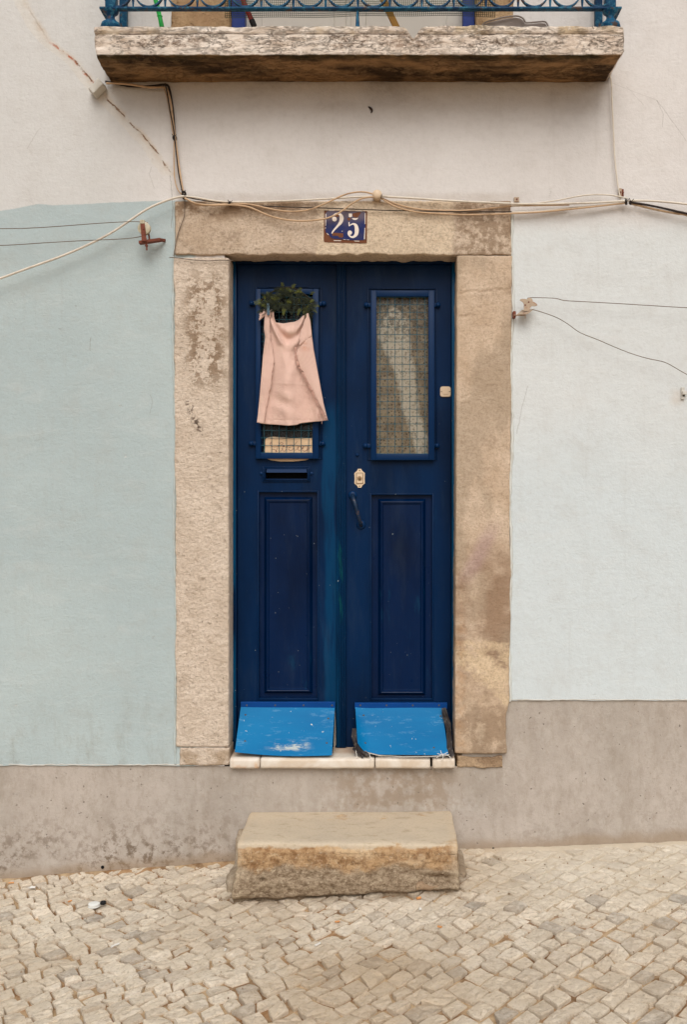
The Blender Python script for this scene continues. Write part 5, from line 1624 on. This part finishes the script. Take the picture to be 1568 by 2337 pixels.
cable('thin grey wire dropping down the lintel end to the joint', [(421, 451), (421, 475), (420, 493), (412, 515), (404, 540), (399, 565), (396, 584)], 0.0018, M['rustwire'], -0.022, 'wire', None, 'wire')
cable('thin wire lying along the joint between lintel and pale jamb', [(386, 587), (410, 589), (440, 593), (474, 595), (505, 593.5), (531, 594)], 0.0019, M['rustwire'], -0.022, 'wire', None, 'wire')
cable('thin wire stretched over pale blue wall to the insulator crown', [(-300, 524), (0, 521.6), (73, 520), (150, 515), (230, 509), (300, 505.5), (321, 506.5)], 0.0017, M['rustwire'], -0.075, 'wire', None, 'wire')
cable('thin wire stretched over pale blue wall to the insulator waist', [(-300, 572), (0, 560), (100, 554), (192, 548.8), (260, 546), (300, 543), (324, 539)], 0.0017, M['rustwire'], -0.075, 'wire', None, 'wire')
cable('thin wire running nearly level over white plaster from the drab bracket', [(1204, 682), (1212, 679), (1267, 680.5), (1288, 685.5), (1330, 688), (1420, 693), (1568, 702), (1760, 712)], 0.0016, M['rustwire'], -0.050, 'wire', None, 'wire')
cable('thin wire drooping slantwise over white plaster from the drab bracket', [(1216, 706), (1240, 713), (1272, 724.7), (1298, 740), (1324, 758.5), (1365, 775), (1402, 791), (1440, 806), (1480, 818), (1510, 824), (1530, 832), (1568, 854), (1680, 915)], 0.0016, M['rustwire'], -0.050, 'wire', None, 'wire')

# ties, knob and clips
def tie(px_, py_, label, r=0.012, y=-0.034):
    b = MB()
    c = Vector(P(px_, py_, y))
    for k in range(3):
        pts_ = [c + Vector((0.003 * k - .003 + 0.004 * math.cos(a), r * math.cos(a), r * math.sin(a))) for a in np.linspace(0, 2 * math.pi, 13)]
        b.tube(pts_, 0.0017, 5, False)
    b.tube([c + Vector((0, -r, 0)), c + Vector((0.010, -r - .006, 0.010))], 0.0014, 5, False)
    b.tube([c + Vector((0, -r, 0)), c + Vector((-0.010, -r - .004, 0.014))], 0.0014, 5, False)
    return tag(b.build('cable_tie', M['black_cable'], None, True), label, 'cable tie')
tie(419.5, 442, 'black tie binding the cable bundle above the lintel corner over the wire')
tie(420.5, 449, 'black tie just below another at the lintel corner bundle', 0.011)
tie(525.7, 465, 'single black tie round cables on the brown stretch of lintel', 0.010)
tie(398.4, 315, 'black tie round the cable bundle halfway down the wall', 0.010, -.028)
tie(1430, 461, 'black tie knotted where burnt cables leave the bundle on white plaster', 0.011)
tie(1440, 461.5, 'second black knot touching the first where burnt cables hang', 0.010)
kb = thing('junction_knob', 'round cream porcelain knob holding cables above the number plate', 'knob')
c = P(861, 449, -0.012)
MB().lathe(c, [(0.018, 0.012), (0.020, -0.004), (0.019, -0.020), (0.0215, -0.026), (0.0205, -0.036), (0.013, -0.042), (0.004, -0.044)], 'y', 24).build('knob_body', M['ivory'], kb, True)
MB().tube([P(872, 444, -.05), P(869, 452, -.052), P(876, 452, -.045)], 0.0014, 5, False).build('knob_wire', M['black_cable'], kb)
def clip(px_, py_, label, w=0.011, h=0.010, mat='drab'):
    t_ = thing('wall_clip', label, 'clip')
    x_, z_ = X(px_), Z(py_)
    MB().box(x_ - w, x_ + w, -0.010, 0.004, z_ - h, z_ + h, 0.001).build('clip_body', M[mat], t_)
    MB().lathe((x_ + .001, -0.010, z_), [(0.004, 0), (0.0035, -0.003)], 'y', 10).build('clip_nail', M['rust'], t_)
    return t_
clip(1179, 456, 'small square clip with nail at the lintel top corner')
clip(1415, 440, 'broken double clip where the balcony drop cable meets the others', 0.007, 0.018, 'drab')
clip(1421, 441, 'narrow second jaw of the broken clip below the drop cable', 0.004, 0.016, 'rust')
clip(1451, 466, 'tiny rusted cable nail beside the knotted black ties on plaster', 0.004, 0.004, 'rust')

# limewashed block at the balcony end
wb = rough_block('limewashed_block', -0.033, 0.033, -0.055, 0.02, -0.020, 0.020, 0.006, M['white_block'], None, 0.008, lambda V, N: V + N * (0.004 * fbm(V, 30, 3, 4.0))[:, None])
wb.location = (X(226), -0.005, Z(208)); wb.rotation_euler = (0, math.radians(-42), 0)
tag(wb, 'chipped limewashed block stub under the balcony end in the diagonal crack', 'block')

# left insulator
ins = thing('wall_insulator', 'rusty iron bracket with round porcelain insulator on pale blue wall', 'insulator')
ci = P(329, 521.6, -0.075)
yi = -0.075
MB().lathe(ci, [(0.016, -0.012), (0.027, -0.009), (0.027, -0.004), (0.014, -0.001), (0.014, 0.003), (0.027, 0.006), (0.027, 0.011), (0.016, 0.014)], 'y', 28).build('porcelain_reel', M['porcelain'], ins, True)
MB().poly([(X(a, yi), Z(c, yi)) for a, c in ((322.5, 514), (331.5, 512), (336.5, 552), (325, 552))], yi - 0.018, yi - 0.014).build('front_strap', M['rust'], ins)
MB().poly([(X(a, yi), Z(c, yi)) for a, c in ((332, 503), (335, 506), (341, 550), (337, 550))], yi + 0.016, yi + 0.020).build('rear_strap', M['rust'], ins)
MB().box(X(320.5, yi), X(331, yi), yi - 0.016, yi + 0.012, Z(512.5, yi), Z(503.5, yi), 0.002).build('reel_cap', M['porcelain'], ins)
MB().tube([P(327.5, 521.5, yi - .022), P(327.5, 521.5, yi + .022)], 0.004, 10, False).build('reel_bolt', M['rust'], ins, True)
a, c_ = Vector(P(318, 554, yi)), Vector(P(366, 547.5, -.03))
def barbox(a, c_, hy, hz):
    b = MB()
    vs = []
    for p_ in (a, c_):
        for sy in (-1, 1):
            for sz in (-1, 1): vs.append(p_ + Vector((0, sy * hy, sz * hz)))
    return b.add(vs, [(0, 1, 3, 2), (4, 6, 7, 5), (0, 4, 5, 1), (2, 3, 7, 6), (0, 2, 6, 4), (1, 5, 7, 3)])
barbox(a, c_, 0.016, 0.0055).build('bracket_arm', M['rust'], ins)
barbox(c_, Vector(P(378, 549, 0.004)), 0.010, 0.0055).build('bracket_anchor', M['rust'], ins)
MB().tube([P(334, 553, yi), P(334.5, 571, yi)], 0.0035, 10, False).build('bracket_pin', M['rust'], ins, True)
MB().lathe(P(334, 560.5, yi), [(0.007, -.003), (0.007, .004)], 'z', 6).build('bracket_nut', M['rust'], ins)

# right insulator
ins2 = thing('wall_insulator', 'painted-over drab bracket with grooved reel beside the tan jamb on white plaster', 'insulator')
yi = -0.050
kk = 180 / 1568 / 1.5944; ox, oy = 1820 / 1.5944, 1050 / 1.5944
def q2(a, c): return (X(ox + a * kk, yi), Z(oy + c * kk, yi))
MB().poly([q2(*q) for q in ((640, 345), (700, 330), (800, 335), (1000, 395), (1100, 450), (1170, 500), (1175, 545), (1110, 568), (1010, 560), (960, 600), (930, 720), (745, 720), (752, 610), (750, 500), (720, 440), (650, 400), (625, 370))], yi - 0.008, yi - 0.004).build('bracket_cheek', M['drab'], ins2)
cc = q2(940, 390)
MB().lathe((cc[0], yi, cc[1]), [(0.010, -0.004), (0.0135, -0.003), (0.009, 0.001), (0.009, 0.004), (0.0135, 0.008), (0.010, 0.010)], 'y', 24).build('cable_reel', M['drab'], ins2, True)
vs = []
for (a, c) in ((735, 625), (1050, 635), (860, 810), (560, 790)): 
    p_ = q2(a, c); vs.append(p_)
b = MB(); b.add([(vs[0][0], -0.012, vs[0][1]), (vs[1][0], -0.040, vs[1][1]), (vs[2][0], -0.075, vs[2][1]), (vs[3][0], -0.040, vs[3][1])] + [(v_[0], yy, v_[1] - .004) for v_, yy in zip(vs, (-.012, -.040, -.075, -.040))], [(0, 1, 2, 3), (7, 6, 5, 4), (0, 4, 5, 1), (1, 5, 6, 2), (2, 6, 7, 3), (3, 7, 4, 0)])
b.build('bracket_plate', M['drab'], ins2)
p1, p2 = q2(450, 825), q2(810, 820)
MB().box(p1[0], p2[0], -0.045, -0.028, p1[1] - 0.0015, p1[1] + 0.0015, 0.0004).build('bracket_arm', M['drab'], ins2)
p1, p2 = q2(430, 690), q2(520, 900)
MB().box(p1[0], p2[0], -0.040, 0.004, p2[1], p1[1], 0.003).build('bracket_anchor', M['rust'], ins2)
p1, p2 = q2(805, 760), q2(805, 945)
MB().tube([(p1[0], -.05, p1[1]), (p2[0], -.05, p2[1])], 0.002, 8, False).build('bracket_pin', M['drab'], ins2, True)
for q in ((905, 435, .0035), (795, 530, .0035), (1132, 520, .0025)):
    cc = q2(q[0], q[1]); MB().lathe((cc[0], yi - .008, cc[1]), [(q[2], 0), (q[2] * .8, -0.002)], 'y', 10).build('rivet', M['drab'] if q[2] != .0035 else M['rust'], ins2, True)

# latch at the edge of the picture
la = thing('wall_catch', 'small off-white shutter catch set on the white plaster below drooping wire', 'catch')
MB().box(X(1554.5), X(1562), -0.010, 0.004, Z(911), Z(884), 0.001).build('catch_plate', M['white_block'], la)
MB().box(X(1555.5), X(1566), -0.024, -0.0105, Z(901), Z(893), 0.002).build('catch_tongue', M['white_block'], la)
MB().box(X(1558), X(1562), -0.0125, -0.0105, Z(905), Z(902), 0.0003).build('catch_hole', M['black'], la)

# dark marks stuck on the upper plaster
b = MB(); b.tube([P(841, 243.5, -.003), P(846, 247, -.006), P(849, 252, -.006), P(847, 258, -.003)], 0.003, 8, True, [0.002, 0.0055, 0.0045, 0.002])
tag(b.build('dried_insect', M['stain'], None, True), 'dark dried insect stuck on cream plaster under the balcony', 'insect')
for (a, c, r_, lb) in ((233, 1979, 0.0062, 'dark drain hole low in the mouldy plinth downhill of the doorstep'), (1126.5, 1937, 0.005, 'small dark hole low in the plinth uphill of the doorstep')):
    tag(MB().lathe(P(a, c, 0.002), [(r_ * 1.2, 0.004), (r_, 0.0), (r_ * .9, -0.0006)], 'y', 16).build('plinth_hole', M['black'], None, True), lb, 'hole')

# ------------------------------------------------------------------ paper sign behind the grille
yp = YD - 0.0095
pa_ = thing('paper_sign', 'brown paper note lettered Lisboa tucked behind the wire mesh', 'paper sign')
prof = [(605.3, 1003), (610, 998), (622, 996.5), (650, 998), (672, 999), (690, 998), (700, 999.5), (712, 999), (713, 1034), (708, 1046), (697, 1050), (670, 1052.5), (640, 1052.5), (618, 1050), (608, 1046), (604.5, 1030)]
MB().poly([(X(a, yp), Z(c, yp)) for a, c in prof], yp, yp + 0.0006).build('paper_sheet', M['paper'], pa_)
kx = 210 / 1568 / 1.5944; ox2, oy2 = 950 / 1.5944, 1560 / 1.5944
def q3(a, c): return (X(ox2 + a * kx, yp), Z(oy2 + c * kx, yp))
ink = MB()
strokes = [
 [(285, 420), (270, 375), (240, 400), (255, 450), (320, 485), (400, 485), (500, 455), (580, 415), (590, 385), (545, 370), (500, 410), (460, 480), (430, 550), (395, 610), (430, 620), (360, 555), (300, 560)],
 [(575, 510), (570, 560), (540, 600), (515, 620)],
 [(590, 490), (580, 550), (610, 605), (660, 590), (700, 510), (720, 440)],
 [(700, 480), (760, 440), (850, 440), (880, 500), (850, 570), (790, 590), (745, 540), (770, 500), (800, 510)],
 [(990, 335), (950, 380), (900, 440), (880, 500), (890, 560), (940, 575), (990, 530), (1010, 470), (1000, 440)],
 [(1010, 500), (1000, 550), (1040, 585), (1085, 550), (1080, 480), (1045, 470), (1010, 500)],
 [(1130, 450), (1150, 500), (1120, 540), (1080, 500), (1100, 450), (1140, 450)],
 [(1270, 480), (1220, 465), (1150, 480), (1120, 540), (1160, 605), (1220, 590), (1270, 530), (1270, 480), (1250, 560), (1255, 620)],
 [(1260, 590), (1290, 540), (1340, 505)]]
for s_ in strokes:
    r_ = ribbon([q3(*q) for q in s_], [0.0013] * len(s_), yp - 0.0010, None, None, None)
    ink.add(r_.v, r_.f)
cc = q3(612, 468); ink.lathe((cc[0], yp - .0009, cc[1]), [(0.0036, 0.0005), (0.0036, 0)], 'y', 14)
ink.build('handwriting', M['ink'], pa_)
cc = None

# ------------------------------------------------------------------ hanging cloth
YCL = 0.085
def c6(a, c, y=YCL): return P(520.6 + .2282 * a, 595.8 + .2282 * c, y)
def sheet(L, R, top, bot, yfun, rows, cols, uvx=(0, 1), fray=None):
    """L,R: (cy,cx) edge curves; top,bot: (cx,cy) curves"""
    vs, uv = [], []
    for r_ in range(rows):
        v = r_ / (rows - 1)
        for c_ in range(cols):
            u = c_ / (cols - 1)
            xt = L[0][1] + (R[0][1] - L[0][1]) * u
            yt_ = np.interp(xt, [t[0] for t in top], [t[1] for t in top])
            xb = L[-1][1] + (R[-1][1] - L[-1][1]) * u
            yb_ = np.interp(xb, [t[0] for t in bot], [t[1] for t in bot])
            cy = yt_ + (yb_ - yt_) * v
            l = np.interp(cy, [p[0] for p in L], [p[1] for p in L]); rt = np.interp(cy, [p[0] for p in R], [p[1] for p in R])
            cx_ = l + (rt - l) * u
            if fray and c_ == (cols - 1 if fray == 'R' else 0): cx_ += random.uniform(-7, 7)
            vs.append(c6(cx_, cy, YCL - yfun(cx_, cy, u, v)))
            uv.append((uvx[0] + (uvx[1] - uvx[0]) * u, v))
    fs = [(a * cols + b_, (a + 1) * cols + b_, (a + 1) * cols + b_ + 1, a * cols + b_ + 1) for a in range(rows - 1) for b_ in range(cols - 1)]
    return vs, fs, uv
def main_y(cx_, cy, u, v):
    g = lambda x, c, w: math.exp(-((x - c) / w) ** 2)
    d = 0.006
    # U-shaped swags between the two pinned corners
    sw = g(cy, 740, 190)
    low = (cy - 610) - 0.0022 * 0 - 210 * (1 - ((cx_ - 615) / 170.0) ** 2)
    d += sw * (0.014 * g(low, -120, 55) - 0.010 * g(low, -40, 40) + 0.014 * g(low, 40, 45))
    # ridges running down from the pinned corners
    up = max(0, min(1, (1150 - cy) / 500))
    d += up * (0.014 * g(cx_, 440 + (cy - 500) * .25, 34) + 0.014 * g(cx_, 770 - (cy - 520) * .38, 34) - .006 * g(cx_, 500 + (cy - 500) * .25, 30))
    # long folds falling to the hem
    lw = min(1, max(0, (cy - 850) / 350))
    d += lw * (0.036 * g(cx_, 590 + (cy - 1000) * 0.03, 95) + 0.014 * g(cx_, 835 + (cy - 1000) * .12, 36) - 0.006 * g(cx_, 455 - (cy - 1000) * .06, 32) - 0.004 * g(cx_, 745 + (cy - 1000) * .08, 36))
    # creases where it was folded and near the hem
    d += 0.006 * math.sin(cx_ * 0.016 - cy * 0.034) * g(cy, 1420, 130) * g(cx_, 560, 110)
    d += 0.004 * math.sin(cx_ * 0.03 + cy * 0.012 + 1) * g(cy, 1120, 160)
    d += 0.002 * g(cy, 1225 + 0.05 * (cx_ - 600), 9) - 0.002 * g(cy, 1590, 5)
    return d
A = []
A.append(sheet([(490, 395), (560, 366), (680, 360), (760, 372), (950, 350), (1350, 318), (1610, 300)], [(520, 800), (600, 822), (740, 838), (880, 855), (1150, 905), (1420, 955), (1595, 985)],
               [(395, 492), (440, 478), (462, 500), (478, 560), (492, 612), (560, 622), (620, 612), (660, 606), (700, 585), (745, 545), (800, 520)],
               [(285, 1610), (350, 1625), (420, 1632), (500, 1636), (600, 1645), (690, 1636), (720, 1622), (850, 1605), (998, 1592)], main_y, 110, 90))
A.append(sheet([(500, 385), (560, 363), (680, 357), (760, 369), (950, 347), (1350, 314), (1540, 296), (1612, 285)], [(490, 455), (560, 420), (700, 416), (800, 428), (860, 438), (950, 458), (1020, 462), (1100, 445), (1250, 425), (1400, 398), (1560, 370), (1625, 360)],
               [(385, 500), (455, 488)], [(285, 1612), (360, 1627)], lambda a, c, u, v: 0.020 + 0.006 * math.sin(u * math.pi) + 0.003 * math.sin(c * 0.012), 90, 14, (0, .2), 'R'))
A.append(sheet([(800, 735), (850, 705), (930, 680), (1000, 692), (1060, 716), (1100, 745), (1180, 780), (1260, 828), (1350, 868), (1450, 915), (1590, 992)], [(740, 838), (880, 855), (1150, 905), (1420, 955), (1595, 999)],
               [(735, 800), (838, 740)], [(992, 1590), (999, 1592)], lambda a, c, u, v: 0.026 + 0.006 * math.sin(u * math.pi) + 0.003 * math.sin(c * 0.01), 70, 14, (.75, 1), 'L'))
A.append(sheet([(520, 792), (600, 760), (700, 728), (780, 714), (850, 708)], [(520, 803), (600, 823), (700, 834), (745, 838), (850, 712)],
               [(790, 520), (803, 520)], [(708, 850), (712, 846)], lambda a, c, u, v: 0.034 + 0.004 * math.sin(u * math.pi), 40, 12, (.6, .75), 'L'))
# torn ear of cloth flopping over beside the peg
A.append(sheet([(480, 345), (510, 315), (545, 310), (590, 305)], [(485, 392), (520, 398), (545, 372), (590, 316)], [(345, 485), (392, 488)], [(305, 590), (316, 594)], lambda a, c, u, v: 0.018 + 0.006 * math.sin(u * 3), 16, 10, (0, .08), 'L'))
cl = MB(); UV = []
for vs, fs, uv in A:
    cl.add(vs, fs); UV += uv
# frayed threads
for s_ in range(230):
    t_ = random.random()
    cy = 830 + t_ * 740
    e = [(930, 680), (1000, 692), (1060, 716), (1100, 745), (1180, 780), (1260, 828), (1350, 868), (1450, 915), (1590, 992)]
    cx_ = np.interp(cy, [p[0] for p in e], [p[1] for p in e])
    k0 = len(cl.v)
    l_ = random.uniform(8, 22) if random.random() < .9 else 70
    cl.tube([c6(cx_ + 3, cy, YCL - .027), c6(cx_ - l_ * .5, cy + l_ * .3, YCL - .029), c6(cx_ - l_ * .6, cy + l_ * .9, YCL - .029)], 0.0009, 4)
    UV += [(0.254, 0.5)] * (len(cl.v) - k0)
clo = mesh_obj('hanging_cloth', cl.v, cl.f, M['cloth'], None, True)
uvl = clo.data.uv_layers.new(name='UVMap')
li = np.zeros(len(clo.data.loops), dtype=np.int32); clo.data.loops.foreach_get('vertex_index', li)
uvl.data.foreach_set('uv', np.array(UV)[li].ravel())
sm_ = clo.modifiers.new('thickness', 'SOLIDIFY'); sm_.thickness = 0.0012
tag(clo, 'pink ribbed cotton cloth with frayed edges pegged over the door mesh', 'cloth')

pg = thing('clothes_peg', 'small grey-blue peg pinning a corner of the pink cloth', 'clothes peg')
for dy, ln in ((-0.028, 0), (-0.036, 2)):
    MB().add([c6(388, 420, YCL + dy), c6(412, 420, YCL + dy), c6(415, 540, YCL + dy - .001), c6(388, 540, YCL + dy - .001), c6(388, 420, YCL + dy + .006), c6(412, 420, YCL + dy + .006), c6(415, 540, YCL + dy + .005), c6(388, 540, YCL + dy + .005)],
             [(0, 1, 2, 3), (7, 6, 5, 4), (0, 4, 5, 1), (1, 5, 6, 2), (2, 6, 7, 3), (3, 7, 4, 0)]).build('peg_jaw', M['peg'], pg)
MB().lathe(c6(400, 480, YCL - .030), [(0.004, -.003), (0.004, .003)], 'x', 10).build('peg_spring', M['screw'], pg)

# ------------------------------------------------------------------ evergreen garland
wr = thing('evergreen_garland', 'drooping evergreen garland fixed along the head of the cloth-hung door light', 'garland')
yw_ = 0.078
MB().tube([c6(320, 400, yw_), c6(420, 320, yw_), c6(540, 270, yw_), c6(650, 270, yw_), c6(760, 330, yw_), c6(860, 420, yw_)], 0.004, 8).build('twig', M['twig'], wr, True)
def sprig(cx_, cy, ang, ln, mat):
    """a flat frond: stem with side shoots carrying scale leaves"""
    o = Vector(c6(cx_, cy, yw_ - random.uniform(0, 0.03)))
    dirn = Vector((math.cos(ang), random.uniform(-0.5, 0.1), math.sin(ang))).normalized()
    side = dirn.cross(Vector((0, 1, 0))).normalized()
    up = side.cross(dirn)
    b = MB()
    curl = random.uniform(-.5, .5)
    n = 11
    stem = [o + dirn * ln * t + side * curl * ln * t * t * .5 - Vector((0, 0, ln * .25 * t * t)) for t in np.linspace(0, 1, n)]
    b.tube(stem, 0.0010, 4, False)
    for i in range(1, n):
        for s_ in (-1, 1):
            L_ = ln * 0.42 * (1 - 0.55 * i / n) * random.uniform(.7, 1.1)
            d_ = (dirn * 0.7 + side * s_ * 0.8 + Vector((0, random.uniform(-.3, .3), 0))).normalized()
            for k in range(4):
                p_ = stem[i] + d_ * L_ * (k + 0.5) / 4
                for s2 in (-1, 1):
                    e = (d_ * 0.8 + d_.cross(up) * s2 * 0.8).normalized()
                    l2 = L_ * 0.34
                    wv = e.cross(up).normalized() * l2 * 0.13
                    b.add([p_, p_ + e * l2 * .5 + wv, p_ + e * l2, p_ + e * l2 * .5 - wv], [(0, 1, 2, 3)])
    return mesh_obj('sprig', b.v, b.f, mat, wr)
spots = []
for _ in range(230):
    t_ = random.random()
    cx_ = 340 + 500 * t_
    cy = 285 + 420 * (t_ - .48) ** 2 + random.uniform(0, 175)
    spots.append((cx_, cy, random.uniform(math.pi * 0.85, math.pi * 2.15) if random.random() < .55 else random.uniform(0, math.pi)))
for k, (a, c, an) in enumerate(spots):
    sprig(a, c, an, random.uniform(0.018, 0.034), M['leaf'] if k % 9 < 1 else M['leaf2'])
for a, c, an in ((410, 330, 1.9), (545, 240, 1.5), (640, 250, 1.2), (700, 280, 0.8), (820, 310, .6), (850, 430, .2), (840, 450, -.6), (720, 450, 4.4), (760, 470, 5.0), (480, 400, 4.6), (550, 440, 4.9), (460, 350, 3.4), (330, 400, 3.0)):
    sprig(a, c + 22, an, 0.026, M['leaf'])

# ------------------------------------------------------------------ litter on the setts
def butt(px_, py_, ang, mat, label, ln=0.022, r_=0.0035, g='cigarette ends on the paving'):
    p_ = Vector(G(px_, py_, 0.006))
    d_ = Vector((math.cos(ang), math.sin(ang), 0)) * ln / 2
    return tag(MB().tube([p_ - d_, p_ + d_], r_, 8, False).build('cigarette_end', mat, None, True), label, 'cigarette end', g)
butt(25, 2017, 0.2, M['cig'], 'orange cigarette end lying against the foot of the mouldy plinth')
butt(159, 2059, 0.9, M['cig'], 'orange cigarette end in a joint downhill of the clear lid', 0.016)
butt(296, 2056, -0.5, M['cig'], 'orange cigarette end uphill of the black bottle cap', 0.02)
butt(514, 2170, 1.4, M['litter'], 'short white cigarette end upright in a joint below the doorstep', 0.010)
butt(262, 2160, 0.9, M['litter'], 'long white cigarette paper far below the clear lid', 0.034)
butt(725, 2158, 0.9, M['litter'], 'white cigarette end on setts before the middle of the doorstep', 0.026)
butt(959, 2077, 0.4, M['litter'], 'stubby white scrap below the uphill corner of the doorstep', 0.008, 0.005)
butt(1004, 2118, 2.6, M['cig'], 'orange cigarette end further down from the uphill corner of the doorstep', 0.016, 0.004)
butt(956, 2052, 0.6, M['cig'], 'orange cigarette end touching the uphill corner of the doorstep', 0.018, 0.005)
butt(770, 2106, 0.3, M['cig'], 'pale orange cigarette end just before the doorstep front', 0.018)
b = MB(); p_ = G(72, 2029, 0.006)
b.add([(p_[0] - .018, p_[1] - .004, p_[2]), (p_[0] - .004, p_[1] - .012, p_[2] + .004), (p_[0] + .016, p_[1] - .004, p_[2] + .002), (p_[0] + .012, p_[1] + .010, p_[2] + .005), (p_[0] - .008, p_[1] + .010, p_[2] + .003), (p_[0], p_[1], p_[2] + .009)], [(0, 1, 5), (1, 2, 5), (2, 3, 5), (3, 4, 5), (4, 0, 5), (4, 3, 2, 1, 0)])
tag(b.build('paper_scrap', M['litter']), 'crumpled white paper scrap on setts near the mouldy plinth', 'scrap')
lid = thing('glass_lid', 'round clear plastic lid lying on the paving by a black cap', 'lid')
p_ = Vector(G(214, 2070, 0.004))
M['clear'] = plain('cloudy_plastic', S(226, 226, 220), 0.25, 0.08, 30, 0.1)
MB().lathe(p_, [(0.021, 0), (0.023, 0.003), (0.023, 0.012), (0.019, 0.014), (0.010, 0.0145)], 'z', 24).build('lid_body', M['clear'], lid, True)
MB().lathe(p_, [(0.0235, 0.0005), (0.0245, 0.0015), (0.0235, 0.0025)], 'z', 24).build('lid_rim', M['clear'], lid, True)
cap = MB().lathe(Vector(G(235, 2065, 0.004)), [(0.010, 0), (0.012, 0.002), (0.012, 0.010), (0.009, 0.012), (0.008, 0.011), (0.007, 0.006)], 'z', 18)
cap.tube([Vector(G(231, 2066, 0.008)), Vector(G(226, 2067, 0.010))], 0.003, 6, False)
tag(cap.build('bottle_cap', M['rubber'], None, True), 'small black bottle cap touching the clear plastic lid', 'bottle cap')
# pebbles and crumbs swept along the joints
pm = MB()
for _ in range(420):
    x_ = random.uniform(-1.5, 1.5); y_ = -abs(random.gauss(0, 0.5)) - 0.01
    if y_ < -1.5 or (-0.42 < x_ < 0.48 and y_ > -0.46): continue
    s_ = random.uniform(0.0015, 0.004)
    pm.lathe((x_, y_, float(gz(x_, y_)) - 0.003), [(s_ * .6, 0), (s_, s_ * .7), (s_ * .5, s_ * 1.5)], 'z', 5)
cr = pm.build('grit', M['rubble'], None); cr['kind'] = 'stuff'; cr['label'] = 'loose grit and crumbs scattered over the setts'
